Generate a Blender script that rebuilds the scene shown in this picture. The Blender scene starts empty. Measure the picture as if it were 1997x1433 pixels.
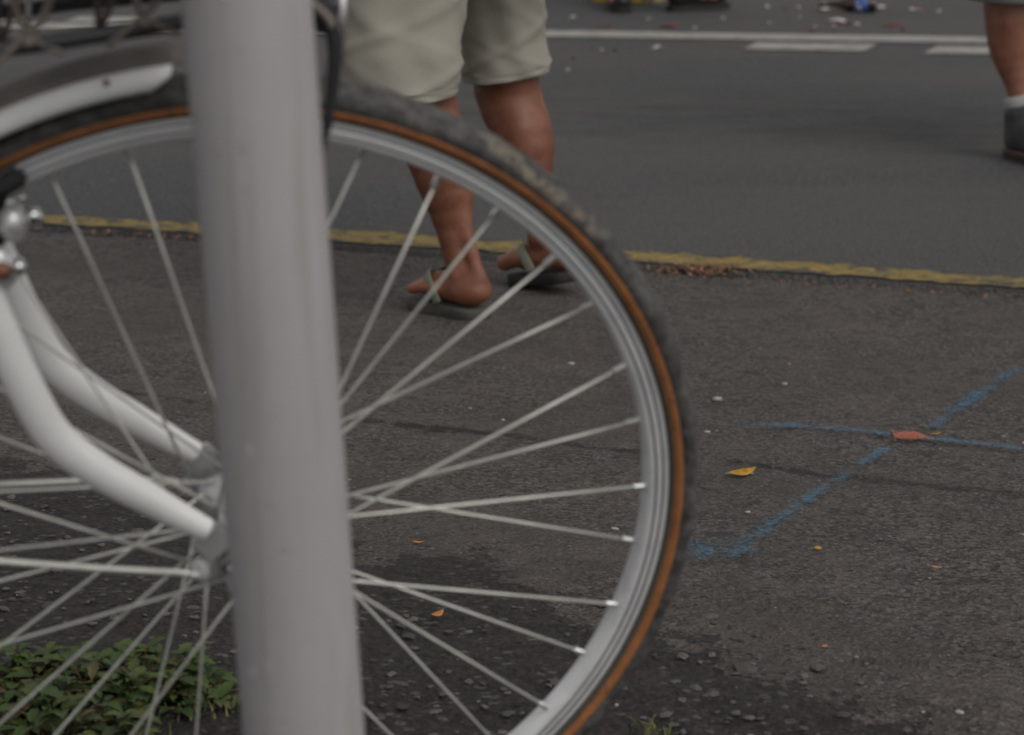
import bpy, bmesh, math, random
import numpy as np
from mathutils import Vector, Matrix
R = math.radians
scn = bpy.context.scene
COL = scn.collection
rng = np.random.default_rng(7)
random.seed(7)

# ------------------------------------------------------------------ camera
PITCH = R(16.0); CAMZ = 1.03; FPX = 4200.0; CX, CY = 998.5, 716.5
cd = bpy.data.cameras.new('camera'); cam = bpy.data.objects.new('camera', cd); COL.objects.link(cam)
cam.location = (0, 0, CAMZ); cam.rotation_euler = (R(90) - PITCH, 0, 0)
cd.sensor_width = 36.0; cd.lens = 36.0 * FPX / 1997.0
cd.clip_start = 0.05; cd.clip_end = 5000
cd.dof.use_dof = True; cd.dof.focus_distance = 2.55; cd.dof.aperture_fstop = 6.6; cd.dof.aperture_blades = 7
scn.camera = cam
# ------------------------------------------------------------------ light
w = bpy.data.worlds.new('World'); scn.world = w; w.use_nodes = True
nt = w.node_tree; bg = nt.nodes['Background']
SUN_EL, SUN_AZ = R(50), R(42)      # azimuth of the sun measured from behind the camera (-Y) towards +X
sky = nt.nodes.new('ShaderNodeTexSky'); sky.sky_type = 'NISHITA'; sky.sun_disc = False
sky.sun_elevation = SUN_EL; sky.sun_rotation = math.pi - SUN_AZ; sky.air_density = 1.0; sky.dust_density = 1.0
hs = nt.nodes.new('ShaderNodeHueSaturation'); hs.inputs['Saturation'].default_value = 0.06
nt.links.new(sky.outputs[0], hs.inputs['Color']); nt.links.new(hs.outputs[0], bg.inputs[0])
bg.inputs[1].default_value = 0.105
sd = bpy.data.lights.new('sun', 'SUN'); sun = bpy.data.objects.new('sun', sd); COL.objects.link(sun)
sd.energy = 1.15; sd.angle = R(45); sd.color = (1.0, 0.955, 0.90)
sv = Vector((math.sin(SUN_AZ) * math.cos(SUN_EL), -math.cos(SUN_AZ) * math.cos(SUN_EL), math.sin(SUN_EL)))
sun.rotation_euler = sv.to_track_quat('Z', 'Y').to_euler()
scn.view_settings.view_transform = 'Standard'; scn.view_settings.look = 'None'
scn.view_settings.gamma = 1.0; scn.view_settings.exposure = 0.06
scn.cycles.use_denoising = True
scn.cycles.max_bounces = 6

# ------------------------------------------------------------------ helpers
def ray(x, y):
    d = Vector((0, math.cos(PITCH), -math.sin(PITCH))) + Vector((1, 0, 0)) * ((x - CX) / FPX)
    return d - Vector((0, math.sin(PITCH), math.cos(PITCH))) * ((y - CY) / FPX)
def at_y(x, y, Y):
    d = ray(x, y); return Vector((0, 0, CAMZ)) + d * (Y / d.y)
def at_z(x, y, z=0.0):
    d = ray(x, y); return Vector((0, 0, CAMZ)) + d * ((z - CAMZ) / d.z)
LA = np.array((-1.07, 4.79)); LD = np.array((0.960, -0.280)); LD = LD / np.linalg.norm(LD); LN = np.array((LD[1], -LD[0]))
def st(x, y):
    return (x - LA[0]) * LD[0] + (y - LA[1]) * LD[1], (x - LA[0]) * LN[0] + (y - LA[1]) * LN[1]
def g_t(t):
    q = np.clip(np.asarray(t, float) / 2.9, 0, 1); return 0.165 * q * q * (3 - 2 * q)
def gz(x, y):
    return float(g_t(st(x, y)[1]))
def at_g(x, y):
    z = 0.0
    for _ in range(12):
        p = at_z(x, y, z); z = gz(p.x, p.y)
    return at_z(x, y, z)

def link(o, parent=None):
    COL.objects.link(o)
    if parent is not None: o.parent = parent
    return o
def tag(o, label=None, cat=None, group=None, kind=None):
    if label: o['label'] = label
    if cat: o['category'] = cat
    if group: o['group'] = group
    if kind: o['kind'] = kind
    return o
def mesh(name, verts, faces, material, parent=None, smooth=True, uv=None):
    me = bpy.data.meshes.new(name)
    verts = np.asarray(verts, float)
    me.from_pydata(verts.tolist(), [], [tuple(int(i) for i in f) for f in faces])
    if uv is not None:
        l = me.uv_layers.new(name='st'); idx = np.empty(len(me.loops), np.int32); me.loops.foreach_get('vertex_index', idx)
        l.data.foreach_set('uv', np.asarray(uv, np.float32)[idx].ravel())
    if smooth: me.polygons.foreach_set('use_smooth', [True] * len(me.polygons))
    me.materials.append(material); me.update()
    o = bpy.data.objects.new(name, me); return link(o, parent)
def empty(name, loc=(0, 0, 0), mat=None):
    o = bpy.data.objects.new(name, None); o.empty_display_size = 0.1; COL.objects.link(o)
    if mat is not None: o.matrix_world = mat
    else: o.location = loc
    return o

class MB:                                     # collects shapes for ONE mesh
    def __init__(s): s.v = []; s.f = []
    def add(s, V, F):
        b = len(s.v); s.v.extend([tuple(map(float, p)) for p in V]); s.f.extend([tuple(b + int(i) for i in q) for q in F])
    def tube(s, pts, r, seg=10, closed=False, cap=True, flat=1.0, up=None):
        pts = [Vector(p) for p in pts]; n = len(pts)
        rr = r if hasattr(r, '__len__') else [r] * n
        V = []; prev = None
        for i, p in enumerate(pts):
            if closed: t = pts[(i + 1) % n] - pts[i - 1]
            else: t = pts[min(i + 1, n - 1)] - pts[max(i - 1, 0)]
            t.normalize()
            if prev is None:
                a = Vector(up) if up is not None else (Vector((0, 0, 1)) if abs(t.z) < .9 else Vector((1, 0, 0)))
            else: a = prev
            a = a - t * a.dot(t); a.normalize(); b = t.cross(a); prev = a
            for k in range(seg):
                an = 2 * math.pi * k / seg
                V.append(p + a * (math.cos(an) * rr[i]) + b * (math.sin(an) * rr[i] * flat))
        F = []
        for i in range(n if closed else n - 1):
            j = (i + 1) % n
            for k in range(seg):
                F.append((i * seg + k, i * seg + (k + 1) % seg, j * seg + (k + 1) % seg, j * seg + k))
        if cap and not closed:
            F.append(tuple(range(seg))[::-1]); F.append(tuple((n - 1) * seg + k for k in range(seg)))
        s.add(V, F); return s
    def box(s, c, sx, sy, sz, M=None, bev=0.0):
        bm = bmesh.new(); bmesh.ops.create_cube(bm, size=1.0)
        bmesh.ops.scale(bm, vec=(sx, sy, sz), verts=bm.verts)
        if bev: bmesh.ops.bevel(bm, geom=list(bm.edges), offset=bev, segments=2, affect='EDGES')
        if M is not None: bm.transform(M)
        bm.transform(Matrix.Translation(Vector(c)))
        bm.verts.index_update(); s.add([v.co for v in bm.verts], [[v.index for v in f.verts] for f in bm.faces]); bm.free(); return s
    def ball(s, c, r, sub=2, scale=(1, 1, 1)):
        bm = bmesh.new(); bmesh.ops.create_icosphere(bm, subdivisions=sub, radius=r)
        bmesh.ops.scale(bm, vec=scale, verts=bm.verts); bm.transform(Matrix.Translation(Vector(c)))
        bm.verts.index_update(); s.add([v.co for v in bm.verts], [[v.index for v in f.verts] for f in bm.faces]); bm.free(); return s
    def lathe(s, prof, c, axis='Y', seg=24):   # prof: list of (radius, height along axis)
        V = []; F = []; n = len(prof); c = Vector(c)
        ax = Vector(axis) if not isinstance(axis, str) else {'X': Vector((1, 0, 0)), 'Y': Vector((0, 1, 0)), 'Z': Vector((0, 0, 1))}[axis]
        ax.normalize(); a = ax.orthogonal().normalized(); b = ax.cross(a)
        for r, h in prof:
            for k in range(seg):
                an = 2 * math.pi * k / seg; V.append(c + ax * h + a * (r * math.cos(an)) + b * (r * math.sin(an)))
        for i in range(n - 1):
            for k in range(seg): F.append((i * seg + k, i * seg + (k + 1) % seg, (i + 1) * seg + (k + 1) % seg, (i + 1) * seg + k))
        F.append(tuple(range(seg))[::-1]); F.append(tuple((n - 1) * seg + k for k in range(seg)))
        s.add(V, F); return s
    def build(s, name, m, parent=None, smooth=True): return mesh(name, s.v, s.f, m, parent, smooth)
def catmull(pts, n=8):
    P = [Vector(p) for p in pts]; out = []
    for i in range(len(P) - 1):
        p0, p1, p2, p3 = P[max(i - 1, 0)], P[i], P[i + 1], P[min(i + 2, len(P) - 1)]
        for k in range(n):
            t = k / n; out.append(0.5 * ((2 * p1) + (p2 - p0) * t + (2 * p0 - 5 * p1 + 4 * p2 - p3) * t * t + (3 * p1 - p0 - 3 * p2 + p3) * t ** 3))
    out.append(P[-1]); return out
def vnoise(x, y, seed, per=512):               # smooth value noise, -1..1
    r = np.random.default_rng(seed).uniform(-1, 1, (per, per)).astype(np.float32)
    xi = np.floor(x).astype(int); yi = np.floor(y).astype(int); fx = x - xi; fy = y - yi
    fx = fx * fx * (3 - 2 * fx); fy = fy * fy * (3 - 2 * fy)
    a = r[xi % per, yi % per]; b = r[(xi + 1) % per, yi % per]; c = r[xi % per, (yi + 1) % per]; d = r[(xi + 1) % per, (yi + 1) % per]
    return (a * (1 - fx) + b * fx) * (1 - fy) + (c * (1 - fx) + d * fx) * fy

# ------------------------------------------------------------------ materials
class N:                                       # tiny node-graph helper
    def __init__(s, name):
        s.m = bpy.data.materials.new(name); s.m.use_nodes = True; s.t = s.m.node_tree
        s.b = s.t.nodes['Principled BSDF']; s.out = s.t.nodes['Material Output']
        s.co = s.t.nodes.new('ShaderNodeTexCoord')
    def n(s, typ, **kw):
        x = s.t.nodes.new('ShaderNode' + typ)
        for k, v in kw.items(): setattr(x, k, v)
        return x
    def l(s, a, b): s.t.links.new(a, b)
    def val(s, sock, v):
        if hasattr(v, 'is_linked'): s.l(v, sock)
        else: sock.default_value = v
    def noise(s, scale, detail=4, rough=0.6, vec=None, dist=0.0):
        x = s.n('TexNoise'); x.inputs['Scale'].default_value = scale; x.inputs['Detail'].default_value = detail
        x.inputs['Roughness'].default_value = rough; x.inputs['Distortion'].default_value = dist
        s.l(vec if vec is not None else s.co.outputs['Object'], x.inputs['Vector']); return x.outputs['Fac']
    def voro(s, scale, feature='F1', vec=None, out='Distance'):
        x = s.n('TexVoronoi', feature=feature); x.inputs['Scale'].default_value = scale
        s.l(vec if vec is not None else s.co.outputs['Object'], x.inputs['Vector']); return x.outputs[out]
    def ramp(s, fac, a, b, ca=0.0, cb=1.0):
        x = s.n('MapRange', interpolation_type='SMOOTHSTEP'); s.val(x.inputs['Value'], fac)
        x.inputs['From Min'].default_value = a; x.inputs['From Max'].default_value = b
        x.inputs['To Min'].default_value = ca; x.inputs['To Max'].default_value = cb; return x.outputs['Result']
    def math(s, op, a, b=0.0, c=None):
        x = s.n('Math', operation=op); s.val(x.inputs[0], a); s.val(x.inputs[1], b)
        if c is not None: s.val(x.inputs[2], c)
        return x.outputs[0]
    def mix(s, fac, a, b, blend='MIX'):
        x = s.n('Mix', data_type='RGBA', blend_type=blend); s.val(x.inputs[0], fac)
        for i, v in ((6, a), (7, b)):
            if hasattr(v, 'is_linked'): s.l(v, x.inputs[i])
            else: x.inputs[i].default_value = (*v, 1)
        return x.outputs[2]
    def scalevec(s, v, sc):
        x = s.n('Mapping'); s.l(v, x.inputs['Vector']); x.inputs['Scale'].default_value = sc; return x.outputs[0]
    def base(s, c):
        if hasattr(c, 'is_linked'): s.l(c, s.b.inputs['Base Color'])
        else: s.b.inputs['Base Color'].default_value = (*c, 1)
    def bump(s, h, strength=0.5, dist=0.01):
        x = s.n('Bump'); x.inputs['Strength'].default_value = strength; x.inputs['Distance'].default_value = dist
        s.l(h, x.inputs['Height']); s.l(x.outputs[0], s.b.inputs['Normal'])
    def set(s, rough=0.6, metal=0.0, **kw):
        s.val(s.b.inputs['Roughness'], rough); s.b.inputs['Metallic'].default_value = metal
        for k, v in kw.items(): s.val(s.b.inputs[k.replace('_', ' ')], v)
        return s
    def alpha(s, a): s.l(a, s.b.inputs['Alpha'])
def simple(name, c, rough=0.5, metal=0.0, var=0.12, sc=30, bump=0.0, bsc=200, dirt=None, **kw):
    k = N(name).set(rough, metal, **kw)
    f = k.ramp(k.noise(sc, 5), 0.3, 0.7)
    col = k.mix(f, tuple(x * (1 - var) for x in c), tuple(min(1, x * (1 + var)) for x in c))
    if dirt:
        dc, a, b, dsc = dirt
        col = k.mix(k.ramp(k.noise(dsc, 6, .65), a, b), col, dc)
    k.base(col)
    if bump: k.bump(k.noise(bsc, 3), bump, 0.004)
    return k.m

def asphalt_road():
    k = N('road_asphalt').set(0.9); o = k.co.outputs['Object']
    fine = k.noise(150, 3, .75, k.scalevec(o, (1, .8, 1))); grain = k.voro(170)
    c = k.mix(k.ramp(fine, .38, .62), (.036, .0355, .0365), (.105, .103, .104))
    agg = k.n('SeparateColor'); k.l(k.voro(210, out='Color'), agg.inputs[0]); agv = k.ramp(agg.outputs[0], .0, 1.0, .5, 1.5); ac = k.n('CombineColor'); [k.l(agv, ac.inputs[i]) for i in range(3)]
    c = k.mix(.7, c, k.mix(1.0, c, ac.outputs[0], 'MULTIPLY'))
    c = k.mix(k.math('MULTIPLY', k.ramp(grain, .34, .15), k.ramp(k.noise(60, 2), .45, .55)), c, (.036, .036, .037))
    big = k.noise(1.1, 5, .6, k.scalevec(o, (.35, 1.5, 1)), .4)
    c = k.mix(k.ramp(big, .42, .62, 0, .45), c, (.098, .087, .076))
    wear = k.noise(7.0, 8, .78, k.scalevec(o, (.45, 1.7, 1)))
    band = k.n('SeparateXYZ'); k.l(o, band.inputs[0])
    mid = k.math('ADD', band.outputs[1], k.math('MULTIPLY', band.outputs[0], .12))
    bm_ = k.ramp(k.math('ABSOLUTE', k.math('SUBTRACT', mid, 6.30)), .8, .1)
    c = k.mix(k.math('MULTIPLY', k.ramp(wear, .44, .60, 0, .6), k.math('MULTIPLY_ADD', bm_, .8, .12)), c, (.036, .034, .033))
    light = k.voro(95, out='Distance')
    c = k.mix(k.math('MULTIPLY', k.ramp(light, .11, .06), k.ramp(k.noise(23, 2), .57, .62)), c, (.27, .26, .25))
    k.base(c); k.bump(k.math('ADD', fine, k.math('MULTIPLY', grain, .8)), .9, .006); return k.m
def asphalt_pavement():
    k = N('pavement_asphalt').set(0.88); o = k.co.outputs['Object']; uv = k.n('UVMap', uv_map='st').outputs[0]
    fine = k.noise(125, 4, .78, k.scalevec(o, (.85, 1, 1))); grain = k.voro(150); lump = k.noise(34, 6, .7)
    c = k.mix(k.ramp(fine, .36, .64), (.034, .0295, .0268), (.142, .122, .110))
    agg = k.n('SeparateColor'); k.l(k.voro(185, out='Color'), agg.inputs[0]); agv = k.ramp(agg.outputs[0], .0, 1.0, .45, 1.55); ac = k.n('CombineColor'); [k.l(agv, ac.inputs[i]) for i in range(3)]
    c = k.mix(.75, c, k.mix(1.0, c, ac.outputs[0], 'MULTIPLY'))
    c = k.mix(k.ramp(k.noise(48, 5, .75, k.scalevec(o, (.6, 1, 1))), .50, .62, 0, .75), c, (.034, .030, .028))
    c = k.mix(k.ramp(lump, .50, .64, 0, .45), c, (.135, .116, .104))
    big = k.noise(2.6, 6, .65)
    c = k.mix(k.ramp(big, .42, .62, 0, .6), c, (.070, .060, .053))
    c = k.mix(k.ramp(k.noise(7, 5, .65), .46, .64, 0, .35), c, (.145, .118, .100))
    # pale, brown and bluish chips in the tarmac
    ch = k.voro(75); chm = k.math('MULTIPLY', k.ramp(ch, .15, .08), k.ramp(k.noise(31, 2), .56, .60))
    c = k.mix(chm, c, (.27, .25, .235))
    ch2 = k.voro(130, vec=k.scalevec(o, (1, 1.3, 1))); c = k.mix(k.math('MULTIPLY', k.ramp(ch2, .26, .14), k.ramp(k.noise(17, 3), .50, .57)), c, (.20, .135, .095))
    ch3 = k.voro(85, vec=k.scalevec(o, (1.1, .8, 1))); c = k.mix(k.math('MULTIPLY', k.ramp(ch3, .30, .18), k.ramp(k.noise(12, 3), .49, .57)), c, (.135, .138, .145))
    pit = k.voro(60, vec=k.scalevec(o, (.8, 1.5, 1))); pitm = k.math('MULTIPLY', k.ramp(pit, .24, .12), k.ramp(k.noise(19, 3), .52, .58)); c = k.mix(pitm, c, (.020, .018, .017))
    # dark broken strip (soil and crumbled tarmac) towards the verge
    sp = k.n('SeparateXYZ'); k.l(o, sp.inputs[0]); x, y = sp.outputs[0], sp.outputs[1]
    e = k.math('ADD', k.math('MULTIPLY', k.noise(5.0, 8, .74), .95), k.math('MULTIPLY', k.noise(26, 6, .8), .36))
    edge = k.math('ADD', k.math('SUBTRACT', k.math('MULTIPLY_ADD', x, -.80, 1.555), k.ramp(x, .19, .30, 0, .10)), e)           # wobbling boundary in Y
    soil = k.ramp(k.math('SUBTRACT', edge, y), -.006, .022)
    sc_ = k.mix(k.ramp(k.noise(110, 4, .7), .40, .62), (.010, .0085, .0075), (.040, .033, .028))
    stn = k.math('MULTIPLY', k.ramp(k.voro(62, vec=k.scalevec(o, (.8, 1.25, 1))), .34, .22), k.ramp(k.noise(21, 2), .47, .54))
    sc_ = k.mix(stn, sc_, k.mix(k.ramp(k.noise(300, 2), .4, .6), (.065, .060, .057), (.12, .112, .108)))
    c = k.mix(k.math('MULTIPLY', soil, .93), c, sc_)
    # joint along the painted line
    su = k.n('SeparateXYZ'); k.l(uv, su.inputs[0])
    jn = k.math('ADD', su.outputs[1], k.math('MULTIPLY_ADD', k.noise(14, 7, .78), .30, -.15))
    c = k.mix(k.ramp(jn, .105, .035, 0, .92), c, (.014, .012, .011))
    # crack winding across
    ln = k.math('MULTIPLY_ADD', x, .395, y)                                # straight line Y = 2.947 - .395 X
    cr = k.math('ABSOLUTE', k.math('ADD', k.math('SUBTRACT', ln, 2.935), k.math('MULTIPLY_ADD', k.noise(4.5, 8, .7), .20, -.10)))
    crm = k.math('MULTIPLY', k.ramp(cr, .020, .003), k.ramp(k.noise(9, 6, .75), .42, .50))
    crm = k.math('MULTIPLY', crm, k.ramp(k.noise(60, 5, .78), .40, .50))
    c = k.mix(k.math('MULTIPLY', crm, k.ramp(x, .55, .25, .45, .95)), c, (.016, .0135, .012))
    k.base(c)
    h = k.math('ADD', k.math('MULTIPLY', fine, .8), k.math('ADD', k.math('MULTIPLY', grain, .5), k.math('MULTIPLY', lump, 1.2)))
    h = k.math('SUBTRACT', h, k.math('ADD', k.math('MULTIPLY', crm, .9), k.math('MULTIPLY', pitm, .5))); k.bump(h, 1.0, .010); return k.m
def road_paint(name, c, wear=.5, sc=60, dark=(.05, .046, .042)):
    k = N(name).set(.8); o = k.co.outputs['Object']; uv = k.n('UVMap', uv_map='st').outputs[0]
    su = k.n('SeparateXYZ'); k.l(uv, su.inputs[0])
    v = k.math('ABSOLUTE', su.outputs[1])                                   # 0 centre .. 1 edge
    n1 = k.noise(sc * .4, 6, .72, k.scalevec(o, (.55, 1.5, 1))); n2 = k.noise(sc, 5, .78, k.scalevec(o, (.6, 1.6, 1))); n3 = k.noise(sc * 4, 3, .7)
    col = k.mix(k.ramp(n1, .40, .60), tuple(x * .58 for x in c), c)
    col = k.mix(k.ramp(n3, .46, .60, 0, .55 * min(1, wear + .2)), col, tuple(x * .42 + .008 for x in c))
    a = k.math('ADD', k.math('ADD', k.math('MULTIPLY', k.math('SUBTRACT', n2, .5), 1.0), k.math('MULTIPLY', k.math('SUBTRACT', n1, .5), 1.2)), k.math('MULTIPLY', k.math('POWER', v, 3.0), .20))
    chip = k.ramp(a, .26 - .28 * wear, .34 - .28 * wear)                     # paint worn through to the tarmac
    col = k.mix(chip, col, dark); k.base(col)
    e = k.math('ADD', v, k.math('ADD', k.math('MULTIPLY', k.math('SUBTRACT', n2, .5), 1.0 * (wear + .15)), k.math('MULTIPLY', k.math('SUBTRACT', n1, .5), 1.1 * wear)))
    k.alpha(k.ramp(e, 1.0, .86)); k.bump(n3, .5, .004); return k.m
def spray(name, c, thr):
    k = N(name).set(.85); uv = k.n('UVMap', uv_map='st').outputs[0]
    su = k.n('SeparateXYZ'); k.l(uv, su.inputs[0]); v = k.math('ABSOLUTE', su.outputs[1])
    n1 = k.noise(170, 4, .8); n2 = k.noise(15, 4, .65)
    a = k.math('ADD', k.math('MULTIPLY', k.math('SUBTRACT', n1, .5), 1.5), k.math('MULTIPLY', k.math('SUBTRACT', n2, .5), 1.05))
    a = k.math('SUBTRACT', a, k.math('MULTIPLY', k.math('POWER', v, 1.5), .42))
    k.alpha(k.ramp(a, thr - .16, thr + .22, 0, .62)); k.base(k.mix(k.ramp(n1, .42, .6), tuple(x * .8 for x in c), c)); return k.m
def pole_paint():
    k = N('pole_paint').set(.55); o = k.co.outputs['Object']
    c = k.mix(k.ramp(k.noise(6, 4, .6, k.scalevec(o, (1, 1, .25))), .35, .65), (.335, .318, .318), (.40, .382, .38))
    c = k.mix(k.ramp(k.noise(70, 5, .6, k.scalevec(o, (1, 1, .6))), .64, .74, 0, .35), c, (.16, .15, .145))
    v1 = k.voro(34, vec=k.scalevec(o, (1, 1, .55))); c = k.mix(k.math('MULTIPLY', k.ramp(v1, .16, .06), k.ramp(k.noise(9, 2), .55, .6, 0, .6)), c, (.16, .15, .145))
    v2 = k.voro(27, vec=k.scalevec(o, (1.2, 1, .7))); c = k.mix(k.math('MULTIPLY', k.ramp(v2, .14, .05), k.ramp(k.noise(7, 2), .56, .6, 0, .6)), c, (.52, .51, .50))
    st_ = k.noise(60, 3, .6, k.scalevec(o, (1, 1, .04))); c = k.mix(k.ramp(st_, .52, .68, 0, .4), c, (.24, .225, .215))
    k.base(c); k.bump(k.noise(45, 3), .15, .003); return k.m
def tyre_mat():
    k = N('tyre_rubber').set(.85); o = k.co.outputs['Object']
    c = k.mix(k.ramp(k.noise(90, 4), .35, .7), (.034, .033, .032), (.100, .095, .089))
    sp = k.n('SeparateXYZ'); k.l(o, sp.inputs[0])
    n1 = k.noise(26, 5, .7); c = k.mix(k.ramp(k.noise(60, 6, .75), .50, .66, 0, .4), c, (.12, .107, .092))
    # dried mud caked on the shoulder of the tread
    mx = k.math('SUBTRACT', sp.outputs[0], .205); mz = k.math('SUBTRACT', sp.outputs[2], .608)
    along = k.math('MULTIPLY_ADD', mx, .72, k.math('MULTIPLY', mz, -.69))
    acr = k.math('MULTIPLY_ADD', mx, .69, k.math('MULTIPLY', mz, .72))
    m = k.math('MULTIPLY', k.ramp(k.math('ABSOLUTE', along), .072, .045), k.ramp(k.math('ABSOLUTE', k.math('ADD', acr, k.math('MULTIPLY_ADD', n1, .016, -.006))), .0055, .002))
    m = k.math('MULTIPLY', m, k.ramp(k.noise(85, 5, .75), .45, .55)); m = k.math('MULTIPLY', m, k.ramp(sp.outputs[1], .0, -.003, 0, .8))
    c = k.mix(m, c, (.19, .155, .115)); k.base(c); k.bump(k.noise(150, 4), .5, .003); return k.m
def rim_mat():
    k = N('rim_alloy').set(.42, .18); o = k.co.outputs['Object']
    k.base(k.mix(k.ramp(k.noise(40, 4), .4, .7), (.80, .80, .80), (.70, .70, .705)))
    k.b.inputs['Anisotropic'].default_value = .8; k.b.inputs['Anisotropic Rotation'].default_value = .25
    tg = k.n('Tangent', direction_type='RADIAL', axis='Y'); k.l(tg.outputs[0], k.b.inputs['Tangent']); return k.m
def skin_mat(name, c, c2):
    k = N(name).set(.52); o = k.co.outputs['Object']
    col = k.mix(k.ramp(k.noise(16, 5), .38, .62), c, c2)
    col = k.mix(k.ramp(k.noise(90, 5, .7), .50, .68, 0, .45), col, tuple(x * .62 for x in c))
    col = k.mix(k.ramp(k.noise(230, 3), .60, .70, 0, .35), col, tuple(min(1, x * 1.5) for x in c2))
    sp = k.n('SeparateXYZ'); k.l(o, sp.inputs[0])                           # feet are paler and pinker than the sunburnt shins
    ft = k.ramp(k.math('ADD', sp.outputs[2], k.math('MULTIPLY', k.noise(22, 4), .08)), .155, .085, 0, .75)
    col = k.mix(ft, col, (c2[0] * 1.35, c2[1] * 1.38, c2[2] * 1.45)); k.base(col)
    k.b.inputs['Subsurface Weight'].default_value = .05; k.b.inputs['Subsurface Radius'].default_value = (.01, .004, .002)
    k.bump(k.math('ADD', k.noise(420, 3), k.math('MULTIPLY', k.noise(60, 4), 1.5)), .22, .003); return k.m
def cloth_mat(name, c):
    k = N(name).set(.9); o = k.co.outputs['Object']
    col = k.mix(k.ramp(k.noise(7, 4), .3, .7), tuple(x * .93 for x in c), tuple(x * 1.05 for x in c))
    col = k.mix(k.ramp(k.noise(120, 4), .55, .7, 0, .25), col, tuple(x * .8 for x in c)); k.base(col)
    wv = k.n('TexWave', wave_type='BANDS', bands_direction='DIAGONAL'); wv.inputs['Scale'].default_value = 260; k.l(o, wv.inputs['Vector'])
    k.bump(k.math('ADD', k.math('MULTIPLY', wv.outputs['Fac'], .2), k.noise(25, 4)), .25, .004); return k.m
def island_mat(name, cols, rough=.8, bump=0.0):
    k = N(name).set(rough); gi = k.n('NewGeometry'); cr = k.n('ValToRGB'); k.l(gi.outputs['Random Per Island'], cr.inputs[0])
    el = cr.color_ramp.elements
    while len(el) < len(cols): el.new(.5)
    for i, c in enumerate(cols): el[i].position = i / (len(cols) - 1); el[i].color = (*c, 1)
    c = k.mix(k.ramp(k.noise(120, 4), .35, .7, 0, .4), cr.outputs[0], (.03, .028, .025)); k.base(c)
    if bump: k.bump(k.noise(200, 3), bump, .003)
    return k.m

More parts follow.
